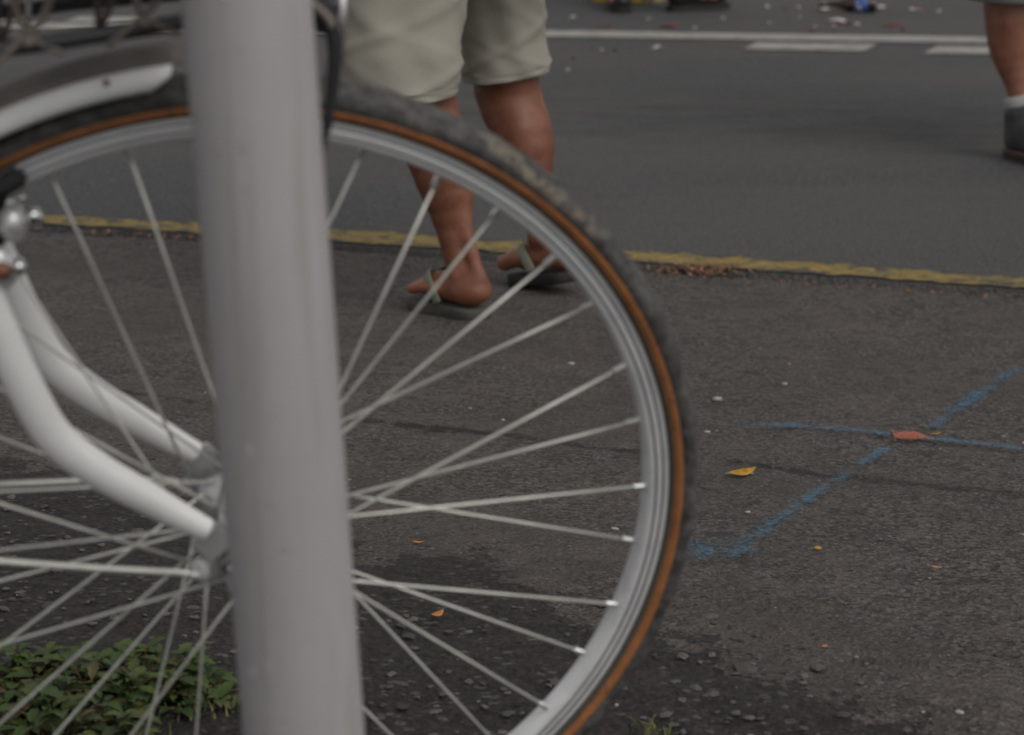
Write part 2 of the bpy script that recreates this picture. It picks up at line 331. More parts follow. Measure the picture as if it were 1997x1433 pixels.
M = dict(
    road=asphalt_road(), pave=asphalt_pavement(), pole=pole_paint(), tyre=tyre_mat(), rim=rim_mat(),
    soil=simple('soil', (.06, .05, .04), .95, var=.3, sc=3),
    yellow=road_paint('yellow_line_paint', (.37, .262, .062), .86, 40),
    white=road_paint('white_line_paint', (.38, .365, .335), .10, 40),
    blue=spray('blue_spray', (.070, .20, .31), -.03), bluedense=spray('blue_spray_blob', (.070, .20, .31), .0),
    orange=spray('orange_spray', (.60, .16, .095), -.24),
    tan=simple('tan_sidewall', (.36, .137, .046), .8, var=.25, sc=60, dirt=((.16, .07, .03), .52, .7, 120)),
    olive=simple('bead_rubber', (.085, .072, .055), .85),
    groove=simple('rim_groove', (.20, .20, .205), .5, .5),
    spoke=simple('spoke_steel', (.60, .60, .55), .30, .35, var=.1, sc=80),
    nipple=simple('nipple_brass_plate', (.70, .70, .69), .28, .8),
    chrome=simple('chrome', (.75, .75, .75), .13, 1.0, dirt=((.25, .14, .08), .6, .75, 90)),
    alloy=simple('cast_alloy', (.60, .60, .60), .30, .55, dirt=((.16, .13, .1), .58, .75, 70)),
    white_paint=simple('white_enamel', (.88, .875, .855), .30, var=.03, sc=20, Coat_Weight=.3, dirt=((.45, .33, .22), .70, .80, 34)),
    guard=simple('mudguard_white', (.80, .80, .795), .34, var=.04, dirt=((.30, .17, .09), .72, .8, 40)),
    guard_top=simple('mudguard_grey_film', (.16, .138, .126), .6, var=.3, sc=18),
    black=simple('black_plastic', (.018, .018, .019), .5), blackm=simple('black_enamel', (.028, .028, .030), .38, 0, var=.2),
    beige=simple('beige_wire', (.17, .145, .12), .5), strap=simple('black_webbing', (.014, .014, .016), .8, bump=.4),
    rust=simple('rusty_bolt', (.27, .115, .065), .55, .4, var=.4, sc=200), brass=simple('brass_nut', (.66, .48, .30), .25, .9),
    pad=simple('brake_rubber', (.02, .02, .021), .8),
    skin=skin_mat('brown_skin', (.155, .055, .028), (.205, .075, .040)), skin2=skin_mat('tan_skin', (.19, .072, .042), (.23, .092, .056)),
    khaki=cloth_mat('khaki_twill', (.292, .275, .230)), grey_cloth=cloth_mat('grey_cotton', (.12, .122, .118)),
    navy=cloth_mat('dark_trousers', (.014, .014, .016)), shirt1=cloth_mat('pale_blue_shirt', (.32, .38, .45)),
    shirt2=cloth_mat('green_shirt', (.11, .17, .10)), shirt3=cloth_mat('black_shirt', (.03, .03, .034)), shirt4=cloth_mat('white_shirt', (.55, .54, .52)),
    hair=simple('black_hair', (.014, .011, .009), .6, bump=.6), sole=simple('sandal_sole', (.060, .057, .048), .85, sc=80, bump=.2),
    sole_dark=simple('dark_sandal_sole', (.02, .019, .018), .85), band=simple('olive_strap', (.155, .165, .115), .7),
    leather=simple('grey_boot_leather', (.042, .042, .046), .55, var=.35, sc=25, bump=.3), blk_leather=simple('black_boot_leather', (.011, .011, .011), .42, bump=.25),
    welt=simple('tan_welt', (.12, .085, .045), .8), brown_sole=simple('brown_boot_sole', (.028, .020, .015), .8), sock=simple('white_sock', (.32, .315, .31), .9, bump=.3),
    glass=simple('brown_glass', (.030, .012, .004), .08, 0, Coat_Weight=.5), label=simple('blue_label', (.022, .075, .26), .5, var=.3, sc=120),
    paper=simple('white_paper', (.62, .60, .57), .9), red=simple('red_paper', (.20, .022, .022), .85, var=.3, sc=90),
    yellow_card=simple('yellow_card', (.62, .47, .03), .6), cream_card=simple('cream_card', (.55, .45, .29), .7), ink=simple('black_ink', (.015, .014, .013), .7),
    leaf_y=simple('yellow_leaf', (.52, .27, .03), .7, var=.25, sc=150), leaf_o=simple('orange_leaf', (.50, .20, .055), .7, var=.3, sc=150),
    litter=island_mat('dry_litter', [(.24, .10, .045), (.34, .17, .09), (.13, .06, .035), (.40, .23, .15), (.16, .10, .07)]),
    gravel=island_mat('gravel_stone', [(.05, .046, .043), (.085, .080, .076), (.07, .06, .052), (.13, .124, .12), (.045, .04, .035)], bump=.3),
    pale=island_mat('pale_chip', [(.34, .33, .32), (.22, .20, .18), (.42, .40, .38)]),
    weed=island_mat('weed_leaf', [(.032, .064, .008), (.055, .105, .013), (.024, .048, .009), (.095, .130, .022), (.040, .076, .012), (.12, .09, .035)], .6),
    stem=simple('weed_stem', (.10, .08, .03), .8), grass=island_mat('grass_blade', [(.05, .10, .02), (.10, .13, .03), (.20, .15, .06)], .7),
    eye=simple('eye_dark', (.02, .015, .012), .2),
)

# ------------------------------------------------------------------ ground, road, pavement
B = 1500.0
mesh('ground', [(-B, -B, -.12), (B, -B, -.12), (B, B, -.12), (-B, B, -.12)], [(0, 1, 2, 3)], M['soil'])['kind'] = 'structure'
def grid_sheet(name, S, T, zf, m):
    s_, t_ = np.meshgrid(S, T, indexing='ij'); x = LA[0] + LD[0] * s_ + LN[0] * t_; y = LA[1] + LD[1] * s_ + LN[1] * t_
    z = zf(s_, t_, x, y); V = np.stack([x, y, z], -1).reshape(-1, 3); ns, ntt = len(S), len(T)
    i = np.arange(ns - 1)[:, None] * ntt + np.arange(ntt - 1)[None]; i = i.ravel()
    F = np.stack([i, i + 1, i + ntt + 1, i + ntt], 1)
    return mesh(name, V, F[:, ::-1], m, uv=np.stack([s_.ravel(), t_.ravel()], 1))
EDGE_T = .036
S = np.concatenate([-np.geomspace(60, 1.4, 18), np.arange(-1.0, 2.9, .009), np.geomspace(3.1, 60, 18)])
T = np.concatenate([np.arange(EDGE_T, 3.5, .009), np.geomspace(3.6, 60, 22)])
def pave_z(s, t, x, y):
    n = vnoise(x * 12, y * 12, 3) * .0035 + vnoise(x * 38, y * 38, 4) * .0022 + vnoise(x * 85, y * 85, 5) * .0013
    rough = np.clip((t - 1.9) / .6, 0, 1); n = n * (.55 + .75 * rough)
    return g_t(t) + n - .016 * np.exp(-((t - EDGE_T) / .035) ** 2) * (1 + .6 * vnoise(s * 9, t * 3, 6))
tag(grid_sheet('pavement', S, T, pave_z, M['pave']), kind='structure')
T2 = np.concatenate([[EDGE_T + .002, EDGE_T], -np.arange(0.0, 5, .12), -np.geomspace(5.2, 100, 14)])
S2 = np.concatenate([-np.geomspace(90, 3, 12), np.arange(-2.8, 4.5, .12), np.geomspace(4.8, 90, 12)])
tag(grid_sheet('road', S2, T2, lambda s, t, x, y: np.where(t > EDGE_T + .001, -.06, 0.0), M['road']), kind='structure')
def strip(name, A, Bp, m, z=.004, n=60, label=None, skew=(0, 0)):
    """painted strip between two polylines of ground points"""
    A = [Vector(p) for p in A]; Bp = [Vector(p) for p in Bp]
    def samp(P, k):
        P = np.array([(p.x, p.y) for p in P]); L = np.r_[0, np.cumsum(np.linalg.norm(np.diff(P, axis=0), axis=1))]
        q = np.linspace(0, L[-1], k); return np.stack([np.interp(q, L, P[:, 0]), np.interp(q, L, P[:, 1])], 1)
    a, b = samp(A, n), samp(Bp, n); V = []; UV = []; F = []; m5 = 5
    for i in range(n):
        for j in range(m5):
            q = j / (m5 - 1); p = a[i] * (1 - q) + b[i] * q; V.append((p[0], p[1], gz(p[0], p[1]) + z)); UV.append((i * .02, 2 * q - 1))
    for i in range(n - 1):
        for j in range(m5 - 1): k = i * m5 + j; F.append((k, k + 1, k + m5 + 1, k + m5))
    return mesh(name, V, F, m, uv=UV)
def stq(s, t): return Vector((LA[0] + LD[0] * s + LN[0] * t, LA[1] + LD[1] * s + LN[1] * t, 0))
ss = [-4, -1, 0, .72, 1.2, 1.65, 1.85, 2.2, 3, 6]
tt = [-.06, -.06, -.055, -.105, -.085, -.068, -.068, -.05, -.045, -.045]; tb = [.03, .03, .033, .022, .02, .03, .03, .033, .033, .033]
yl = strip('yellow_edge_line', [stq(a, b - .012) for a, b in zip(ss, tt)], [stq(a, b) for a, b in zip(ss, tb)], M['yellow'], n=220)
tag(yl, kind='structure')
def solid_white():
    a = Vector((-2.0, 8.508, 0)); b = Vector((1.78, 8.052, 0)); d = (b - a)
    a2 = Vector((-1.98, 8.30, 0)); b2 = Vector((1.75, 7.855, 0)); d2 = b2 - a2
    return strip('white_lane_line', [a - d * 3, b + d * 3], [a2 - d2 * 3, b2 + d2 * 3], M['white'], n=200)
tag(solid_white(), kind='structure')
for q in ([(1447, 98), (1478, 83.5), (1713, 87), (1684, 102)], [(1800, 106), (1830, 90.5), (2066, 94), (2038, 109)], [(1095 + 0, 0), (0, 0), (0, 0), (0, 0)][:0], [(122, 44), (160, 32.5), (302, 34.5), (268, 46.5)], [(-230, 41), (-192, 29.5), (62, 31.5), (24, 43)]):
    if not q: continue
    p = [at_z(*k) for k in q]
    tag(strip('white_lane_dash', [p[1], p[2]], [p[0], p[3]], M['white'], n=30), kind='structure')

# sprayed survey cross: blue lines and an orange dot
def spray_line(pts, wid, m):
    P = catmull([at_g(*p) for p in pts], 10); A = []; Bq = []
    for i, p in enumerate(P):
        t = P[min(i + 1, len(P) - 1)] - P[max(i - 1, 0)]; t.z = 0; t.normalize(); nn = Vector((-t.y, t.x, 0))
        ww = wid[0] + (wid[1] - wid[0]) * i / (len(P) - 1); A.append(p + nn * ww); Bq.append(p - nn * ww)
    return strip('sprayed_mark', A, Bq, m, z=.0065, n=90)
for pts, wid, m in (([(1448, 834), (1600, 840), (1735, 854)], (.038, .026), 'blue'), ([(1800, 862), (1900, 871), (2040, 888)], (.020, .024), 'blue'),
                    ([(1985, 722), (1900, 782), (1812, 840)], (.032, .022), 'blue'), ([(1730, 880), (1620, 950), (1520, 1020), (1430, 1086)], (.015, .026), 'blue'),
                    ([(1340, 1085), (1395, 1084), (1455, 1072)], (.066, .055), 'bluedense'), ([(1742, 856), (1772, 857), (1800, 855)], (.030, .028), 'orange')):
    tag(spray_line(pts, wid, M[m]), kind='structure')

# ------------------------------------------------------------------ loose stones, litter (uncountable)
def stones(name, pts, sizes, m, flat=.55):
    bm = bmesh.new(); bmesh.ops.create_icosphere(bm, subdivisions=1, radius=1); V0 = np.array([v.co for v in bm.verts]); F0 = np.array([[v.index for v in f.verts] for f in bm.faces]); bm.free()
    V = []; F = []
    for i, (p, s_) in enumerate(zip(pts, sizes)):
        j = V0 * (1 + rng.uniform(-.3, .3, (len(V0), 1))) * np.array((rng.uniform(.7, 1.4), rng.uniform(.7, 1.3), flat * rng.uniform(.6, 1.2))) * s_
        a = rng.uniform(0, 6.28); ca, sa = math.cos(a), math.sin(a)
        j = np.stack([j[:, 0] * ca - j[:, 1] * sa, j[:, 0] * sa + j[:, 1] * ca, j[:, 2]], 1) + np.array((p[0], p[1], gz(p[0], p[1]) + s_ * .05 + .0005))
        V.append(j); F.append(F0 + i * len(V0))
    return mesh(name, np.concatenate(V), np.concatenate(F), m, smooth=False)
pts = []
while len(pts) < 1500:
    x, y = rng.uniform(-1.0, .75), rng.uniform(1.55, 2.75)
    lim = 2.16 - .62 * x + .12 * math.sin(9 * x)
    if rng.uniform() < (1.0 if y < lim else .03): pts.append((x, y))
tag(stones('loose_gravel', pts, rng.gamma(2.0, .0011, len(pts)) + .0014, M['gravel'], .34), kind='stuff')
pts = [(rng.uniform(-1.2, 1.3), rng.uniform(1.7, 4.3)) for _ in range(130)]
tag(stones('stone_chips', pts, rng.gamma(2, .0009, len(pts)) + .0010, M['pale']), kind='stuff')
def flakes(name, pts, size, m):
    V = []; F = []
    for (x, y, z) in pts:
        a = rng.uniform(0, 6.28); L = size * rng.uniform(.5, 1.6); W = L * rng.uniform(.2, .5); n = Vector((rng.normal() * .4, rng.normal() * .4, 1)).normalized()
        u = n.orthogonal().normalized(); u.rotate(Matrix.Rotation(a, 3, n)); v = n.cross(u); c = Vector((x, y, z)); b = len(V)
        V += [c - u * L, c + v * W + n * L * .2, c + u * L, c - v * W + n * L * .1]; F += [(b, b + 1, b + 2), (b, b + 2, b + 3)]
    return mesh(name, V, F, m, smooth=False)
pts = []
for _ in range(420):
    px = rng.normal(1365, 45); py = 513 + (px - 1290) * .03 + abs(rng.normal(0, 9)) + 8
    p = at_g(px, py); pts.append((p.x, p.y, gz(p.x, p.y) + rng.uniform(.001, .012)))
for _ in range(160):
    px = rng.uniform(150, 380) if rng.uniform() < .5 else rng.uniform(1450, 1997); py = (437 + (px - 80) * .058 if px < 500 else 524 + (px - 1290) * .066) + abs(rng.normal(0, 5)) + 8
    p = at_g(px, py); pts.append((p.x, p.y, gz(p.x, p.y) + rng.uniform(0, .004)))
tag(flakes('dry_leaf_litter', pts, .0058, M['litter']), kind='stuff')

# ------------------------------------------------------------------ pole
pr = empty('metal_pole', (-.1195, 1.2, .165))
tag(pr, 'smooth grey metal pole standing upright in front of the bicycle wheel', 'pole')
pm = MB(); pa = at_y(481, 0, 1.2); pb = at_y(593, 1433, 1.2); dr = (pa - pb) / (pa.z - pb.z)
def pole_r(z): return .0368 - .0018 * (z - .453) if z < .95 else max(.0359 - .004 * (z - .95), .026)
pts = []; rr = []
for z in [.0, .1] + list(np.linspace(.2, 1.0, 14)) + [1.3, 1.8, 2.4, 3.2]:
    p = pb + dr * (z - pb.z); pts.append(p - Vector(pr.location)); rr.append(pole_r(z))
pm.tube(pts, rr, 48, up=(0, 1, 0)).build('shaft', M['pole'], pr)
bp = pb + dr * (.165 - pb.z) - Vector(pr.location)
MB().lathe([(.075, -.01), (.075, .010), (.070, .014), (.046, .014), (.044, .022)], (bp.x, bp.y, .0), 'Z', 40).build('base_collar', M['pole'], pr)
for k in range(4):
    a = k * math.pi / 2 + .5; MB().lathe([(.008, 0), (.008, .008), (.005, .009), (.005, .018)], (bp.x + .059 * math.cos(a), bp.y + .059 * math.sin(a), .0142), 'Z', 6).build('base_bolt', M['rust'], pr, False)


# ------------------------------------------------------------------ bicycle   local axes: x forward, z up, -y = near side (towards the camera)
HUB = .341
C0 = Vector((-.19818, 1.44249, .49968)); e1 = Vector((.97929, .20246, 0)); nn = Vector((.19762, -.95589, -.21732)); e2 = Vector((.04400, -.21282, .97610))
Mb = Matrix.Identity(4)
for r_ in range(3): Mb[r_][0] = e1[r_]; Mb[r_][1] = -nn[r_]; Mb[r_][2] = e2[r_]
org = C0 - e2 * HUB; Mb.translation = org
bike = empty('bicycle', mat=Mb)
tag(bike, 'white bicycle with tan wall front tyre leaning behind the grey pole', 'bicycle')
def L(u, v, off): return Vector((u, -off, v + HUB))
def ring(prof, seg=160, cu=0.0, cv=0.0):       # closed profile of (r, off)
    V = []; F = []; n = len(prof)
    for i in range(seg):
        a = 2 * math.pi * i / seg
        for r, o in prof: V.append(L(cu + r * math.cos(a), cv + r * math.sin(a), o))
    for i in range(seg):
        j = (i + 1) % seg
        for k in range(n):
            q = (k + 1) % n; F.append((i * n + k, i * n + q, j * n + q, j * n + k))
    return V, F
def make_wheel(name, cu, front=True, phase=2.2):
    hubp = MB().lathe([(.006, -.054), (.006, -.046), (.012, -.044), (.014, -.040), (.014, -.034), (.0255, -.033), (.0255, -.029), (.015, -.026), (.011, -.012), (.011, .012), (.015, .026), (.0255, .029), (.0255, .033), (.014, .034), (.014, .040), (.012, .044), (.006, .046), (.006, .054)], (cu, 0, HUB), 'Y', 32)
    hub = hubp.build('wheel', M['alloy'], bike); hub.name = name
    V, F = ring([(.3175, .0105), (.3168, .0118), (.3135, .0118), (.3130, .0108), (.3120, .0108), (.3115, .0118), (.3085, .0118), (.3080, .0110), (.3070, .0110), (.3062, .0112), (.3035, .0105), (.3015, .0075), (.3005, 0), (.3015, -.0075), (.3035, -.0105), (.3062, -.0112), (.3168, -.0118), (.3175, -.0105), (.312, -.009), (.312, .009)], 200, cu)
    mesh('rim', V, F, M['rim'], hub)
    gV, gF = ring([(.31335, .0112), (.31335, .0119), (.3118, .0119), (.3118, .0112)], 200, cu); m_ = MB(); m_.add(gV, gF)
    gV, gF = ring([(.3083, .0112), (.3083, .01185), (.3070, .01185), (.3070, .0112)], 200, cu); m_.add(gV, gF)
    m_.build('brake_track_groove', M['groove'], hub)
    # tyre: bead, tan wall and knobbly tread are one moulded tyre with its tan band as a mesh of its own
    V, F = ring([(.3165, .0102), (.3180, .0140), (.3205, .0155), (.3205, -.0155), (.3180, -.0140), (.3165, -.0102)], 200, cu)
    mesh('tyre_bead', V, F, M['olive'], hub)
    for sg in (1, -1):
        V, F = ring([(.3202, .0152 * sg), (.3215, .0168 * sg), (.3245, .0180 * sg), (.3262, .0183 * sg), (.3262, .0150 * sg), (.3200, .0130 * sg)], 200, cu); mesh('tan_sidewall', V, F, M['tan'], hub)
    # tread with knobs
    seg = 432; V = []; F = []
    prof = [(.3258, .0176), (.3280, .0190), (.3310, .0194), (.3335, .0180), (.3360, .0150), (.3378, .0110), (.3390, .0060), (.3394, 0)]
    prof = prof + [(r, -o) for r, o in prof[-2::-1]] ; n = len(prof)
    for i in range(seg):
        a = 2 * math.pi * i / seg; ph = i % 6
        for k, (r, o) in enumerate(prof):
            d = 0
            rowL = 2 <= k <= 4 or n - 5 <= k <= n - 3; rowC = 6 <= k <= n - 7
            if rowL and ph in (0, 1, 2): d = .0024
            if rowC and ph in (3, 4, 5): d = .0022
            if (k == 5 or k == n - 6) and ph in (1, 2, 3): d = .0018
            d += .0005 * math.sin(i * 12.9 + k * 78.2)
            d *= .62; V.append(L(cu + (r + d * .9) * math.cos(a), (r + d * .9) * math.sin(a), o * (1 + d * 12)))
    for i in range(seg):
        j = (i + 1) % seg
        for k in range(n - 1): F.append((i * n + k, i * n + k + 1, j * n + k + 1, j * n + k))
    mesh('tyre', V, F, M['tyre'], hub)
    for k in range(36):
        th = R(phase + 10 * k); near = 1 if k % 2 == 0 else -1; sg = 1 if k % 4 in (0, 3) else -1
        ha = th + sg * R(60); rim_p = L(cu + .3035 * math.cos(th), .3035 * math.sin(th), near * .0035)
        hp = L(cu + .0215 * math.cos(ha), .0215 * math.sin(ha), near * (.0335 if sg > 0 else .0285)); d = (rim_p - hp).normalized()
        sp = MB().tube([hp, hp + (rim_p - hp) * .33, hp + (rim_p - hp) * .66, rim_p - d * .008], .00120, 8).build('spoke', M['spoke'], hub)
        MB().tube([rim_p - d * .0125, rim_p - d * .011, rim_p - d * .002, rim_p + d * .002], [.0018, .0024, .0024, .0026], 8).build('spoke_nipple', M['nipple'], hub)
    return hub
wheel = make_wheel('front_wheel', 0)

# fork
def blade(sg):
    off = .052 * sg
    pts = [(-.022, .031, off), (-.036, .0405, off), (-.062, .060, off), (-.093, .084, off), (-.119, .111, off), (-.136, .150, off), (-.151, .196, off * .99), (-.167, .250, off * .96), (-.183, .300, off * .92), (-.194, .336, off * .86)]
    P = catmull([L(*p) for p in pts], 6); n = len(P); rr = []
    for i in range(n):
        q = i / (n - 1); rr.append(.0082 + min(q * 4, 1) * .0020 + min(max(q - .05, 0) / .35, 1) * .0025)
    m_ = MB().tube(P, rr, 20, flat=.92, up=(1, 0, 0)); return m_
for sg in (1, -1):
    b = blade(sg).build('fork_blade', M['white_paint'], bike)
    # dropout with slot, eyelet and axle nut
    o = .054 * sg
    m_ = MB(); m_.box(L(-.0135, .017, o), .026, .006, .036, Matrix.Rotation(R(-38), 4, 'Y'), .002); m_.box(L(-.004, -.006, o), .016, .005, .030, Matrix.Rotation(R(-16), 4, 'Y'), .002)
    m_.box(L(-.024, .0005, o), .022, .005, .014, Matrix.Rotation(R(15), 4, 'Y'), .002)
    m_.build('dropout', M['alloy'], b, False)
    MB().lathe([(.011, -.001 * sg), (.011, .002 * sg), (.0085, .002 * sg), (.0085, .010 * sg), (.0045, .0105 * sg), (.0045, .018 * sg)], L(-.006, .009, .0575 * sg), -Vector((0, 1, 0)), 6).build('axle_nut', M['chrome'], b, False)
    MB().box(L(.004, .030, .046 * sg), .016, .012, .026, None, .003).build('dark_gap_block', M['black'], b, False)  # added black block: paints the dark gap beside the hub, no real part
    MB().lathe([(.0055, 0), (.0055, .004 * sg), (.003, .005 * sg)], L(-.026, -.001, .0570 * sg), -Vector((0, 1, 0)), 6).build('eyelet_bolt', M['alloy'], b, False)
cr = MB().tube(catmull([L(-.1935, .332, .046), L(-.197, .352, .040), L(-.2005, .366, .018), L(-.2005, .368, 0), L(-.2005, .366, -.018), L(-.197, .352, -.040), L(-.1935, .332, -.046)], 5), .0135, 16)
cr.tube([L(-.200, .362, 0), L(-.252, .52, 0)], .0145, 16).build('fork_crown', M['white_paint'], bike)

# front mudguard: domed channel, white flanks and greyer weathered top
def guard(a0, a1, r0, n, prof, cut=0.0):
    V = []; F = []; m_ = len(prof)
    for i in range(n):
        a = a0 + (a1 - a0) * i / (n - 1)
        for k, (r, o) in enumerate(prof):
            aa = a
            if cut and i > n - 12:                       # tip cut back on the flanks, rounded
                q = (i - (n - 12)) / 11; aa = a + cut * q * max(0, (.352 - r) / .012)
            V.append(L(r * math.cos(aa), r * math.sin(aa), o))
    for i in range(n - 1):
        for k in range(m_ - 1): F.append((i * m_ + k, i * m_ + k + 1, (i + 1) * m_ + k + 1, (i + 1) * m_ + k))
    return V, F
A0, A1 = R(192), R(95.5)
mg = empty('mudguard', (0, 0, 0)); mg.parent = bike; mg.name = 'front_mudguard'
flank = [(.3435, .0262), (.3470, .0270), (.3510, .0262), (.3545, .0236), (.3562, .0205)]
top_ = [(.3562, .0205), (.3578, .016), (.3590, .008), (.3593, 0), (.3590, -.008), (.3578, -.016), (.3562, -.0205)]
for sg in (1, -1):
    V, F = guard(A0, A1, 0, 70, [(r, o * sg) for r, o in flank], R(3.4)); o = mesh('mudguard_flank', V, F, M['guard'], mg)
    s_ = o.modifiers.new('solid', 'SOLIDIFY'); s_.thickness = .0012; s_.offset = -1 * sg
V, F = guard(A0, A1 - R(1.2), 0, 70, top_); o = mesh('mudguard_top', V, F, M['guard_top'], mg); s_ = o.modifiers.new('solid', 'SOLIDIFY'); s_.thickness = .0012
for sg in (1, -1):                                        # wire stays from the eyelets backwards
    m_ = MB(); o = .060 * sg
    m_.tube(catmull([L(-.024, -.001, o), L(-.033, .0005, o), L(-.044, .004, o + .001 * sg), L(-.10, .010, o * .95), L(-.20, .020, o * .75), L(-.345, .036, .028 * sg)], 6), .0024, 10)
    m_.build('mudguard_stay', M['spoke'], mg)
MB().ball(L(-.0745, .3465, .0262), .0022, 2).build('guard_rivet', M['rust'], mg)

# front rim brake
br = empty('brake', (0, 0, 0)); br.parent = bike; br.name = 'front_brake'
for sg in (1, -1):
    o = .040 * sg
    m_ = MB().tube(catmull([L(-.168, .242, .050 * sg), L(-.162, .262, .052 * sg), L(-.160, .300, .050 * sg), L(-.172, .345, .046 * sg)], 5), [.008] * 5 + [.0075] * 5 + [.0065] * 5 + [.005], 12, flat=.7)
    m_.lathe([(.0125, -.012 * sg), (.0135, -.008 * sg), (.0135, .010 * sg), (.0115, .014 * sg)], L(-.1615, .246, .052 * sg), -Vector((0, 1, 0)), 20)
    m_.ball(L(-.137, .257, .034 * sg), .0105, 3, (1.0, 1.0, 1.15)); m_.ball(L(-.1475, .232, .046 * sg), .0125, 3, (1, .8, 1.25)); arm = m_.build('brake_arm', M['alloy'], br)
    pm_ = MB().box(L(-.150, .2725, .0185 * sg), .050, .011, .013, Matrix.Rotation(R(-28), 4, 'Y'), .003); pm_.build('brake_pad', M['pad'], br)
    pm_ = MB().box(L(-.149, .250, .030 * sg), .016, .014, .026, Matrix.Rotation(R(20), 4, 'Y'), .003); pm_.build('pad_holder', M['black'], br)
    bt = MB(); bt.lathe([(.0058, 0), (.0058, .006 * sg), (.003, .0075 * sg)], L(-.1235, .2630, .036 * sg), -Vector((0, 1, 0)), 10); bt.tube([L(-.137, .258, .036 * sg), L(-.1235, .2630, .038 * sg)], .0035, 8)
    bt.lathe([(.005, 0), (.005, .006 * sg), (.0025, .008 * sg)], L(-.1345, .2360, .050 * sg), -Vector((0, 1, 0)), 10); bt.build('brake_bolt', M['chrome'], br)
    MB().lathe([(.0055, 0), (.0055, .005 * sg), (.003, .007 * sg)], L(-.1445, .2370, .0575 * sg), -Vector((0, 1, 0)), 8).build('pivot_bolt', M['rust'], br)

# front wire basket: black bottom frame, beige wires
bk = empty('basket', (0, 0, 0)); bk.parent = bike; bk.name = 'front_basket'
near = [(-.29, .372, .070), (-.136, .386, .070), (-.079, .393, .070), (-.025, .400, .070), (.030, .405, .070), (.052, .405, .062)]
far = [(-.29, .352, -.070), (-.138, .361, -.070), (-.106, .364, -.070), (-.073, .367, -.070), (.030, .374, -.070), (.052, .375, -.062)]
loop = [L(*p) for p in near] + [L(.064, .400, .045), L(.068, .392, 0), L(.064, .382, -.045)] + [L(*p) for p in far[::-1]] + [L(-.30, .355, -.045), L(-.302, .363, 0), L(-.30, .370, .045)]
P = catmull(loop + [loop[0]], 5)[:-1]
MB().tube(P, .0052, 12, closed=True).build('basket_frame', M['blackm'], bk)
up_ = [p + Vector((0, 0, .17)) for p in loop]; cn = Vector((-.12, 0, .56 + HUB - .341)); up_ = [cn + (p - cn) * 1.0 + Vector(((p.x + .12) * .22, p.y * .35, 0)) for p in up_]
MB().tube(catmull(up_ + [up_[0]], 4)[:-1], .004, 10, closed=True).build('basket_rim', M['beige'], bk)
for k in range(len(loop)):                                # wires of the basket sides: slanted pairs
    a = loop[k]
    for dk in (0, 1):
        b = up_[(k + dk) % len(up_)]; MB().tube([a, a + (b - a) * .5, b], .0021, 8).build('basket_wire', M['beige'], bk)
for u in (-.20, -.12, -.052, .02):                        # cross wires of the floor
    q = (u + .29) / .32; MB().tube([L(u, .374 + .031 * q - .001, .072), L(u, .366 + .025 * q, 0), L(u, .352 + .024 * q, -.072)], .0019, 8).build('basket_floor_wire', M['beige'], bk)
for u, v in ((-.119, .388), (-.052, .398)):
    m_ = MB(); m_.tube(catmull([L(u - .022, v - .010, .074), L(u - .004, v + .004, .073), L(u + .010, v + .020, .074), L(u + .020, v + .050, .080)], 4), .0024, 8)
    m_.tube(catmull([L(u + .020, v - .004, .074), L(u + .004, v + .004, .073), L(u - .006, v + .022, .074), L(u - .006, v + .050, .078)], 4), .0022, 8); m_.ball(L(u, v + .004, .077), .0034, 2); m_.build('basket_clip', M['beige'], bk)
m_ = MB().lathe([(.006, -.004), (.015, -.002), (.0155, .012), (.012, .020), (.004, .022)], L(-.066, .402, -.030), Vector((0, -1, 0)), 24); m_.build('reflector', M['black'], bk)
m_ = MB().box(L(-.12, .376, 0), .30, .085, .012, Matrix.Rotation(R(-4), 4, 'Y'), .004); m_ = None
# black strap hanging from the basket corner beside the pole
pts = [at_y(606, -18, 1.275), at_y(626, 12, 1.272), at_y(646, 50, 1.27), at_y(654, 95, 1.27), at_y(650, 150, 1.27), at_y(644, 205, 1.27), at_y(636, 255, 1.27), at_y(630, 298, 1.27)]
inv = Mb.inverted(); P = catmull([inv @ p for p in pts], 6); n = len(P)
rr = [.0052 * (1 if i < n * .35 else max(.16, 1 - (i - n * .35) / (n * .65) * .55 if i < n * .8 else .65 * (n - i) / (n * .2))) for i in range(n)]
sp = MB().tube(P, rr, 12, flat=.45, up=(1, 0, 0))
sp.build('basket_strap', M['strap'], bk)
MB().tube(catmull([inv @ at_y(604, 2, 1.265), inv @ at_y(622, 18, 1.262), inv @ at_y(638, 33, 1.262), inv @ at_y(648, 52, 1.262)], 5), .0024, 8).build('strap_wire', M['beige'], bk)
MB().tube(catmull([inv @ at_y(600, 40, 1.28), inv @ at_y(614, 30, 1.276), inv @ at_y(628, 45, 1.274), inv @ at_y(632, 66, 1.274)], 5), [.006] * 8 + [.005] * 7 + [.003], 10).build('strap_buckle', M['black'], bk)
MB().tube([inv @ at_y(668, -60, 1.33), inv @ at_y(666, 20, 1.325), inv @ at_y(663, 52, 1.323)], .0033, 12).build('basket_stay', M['alloy'], bk)

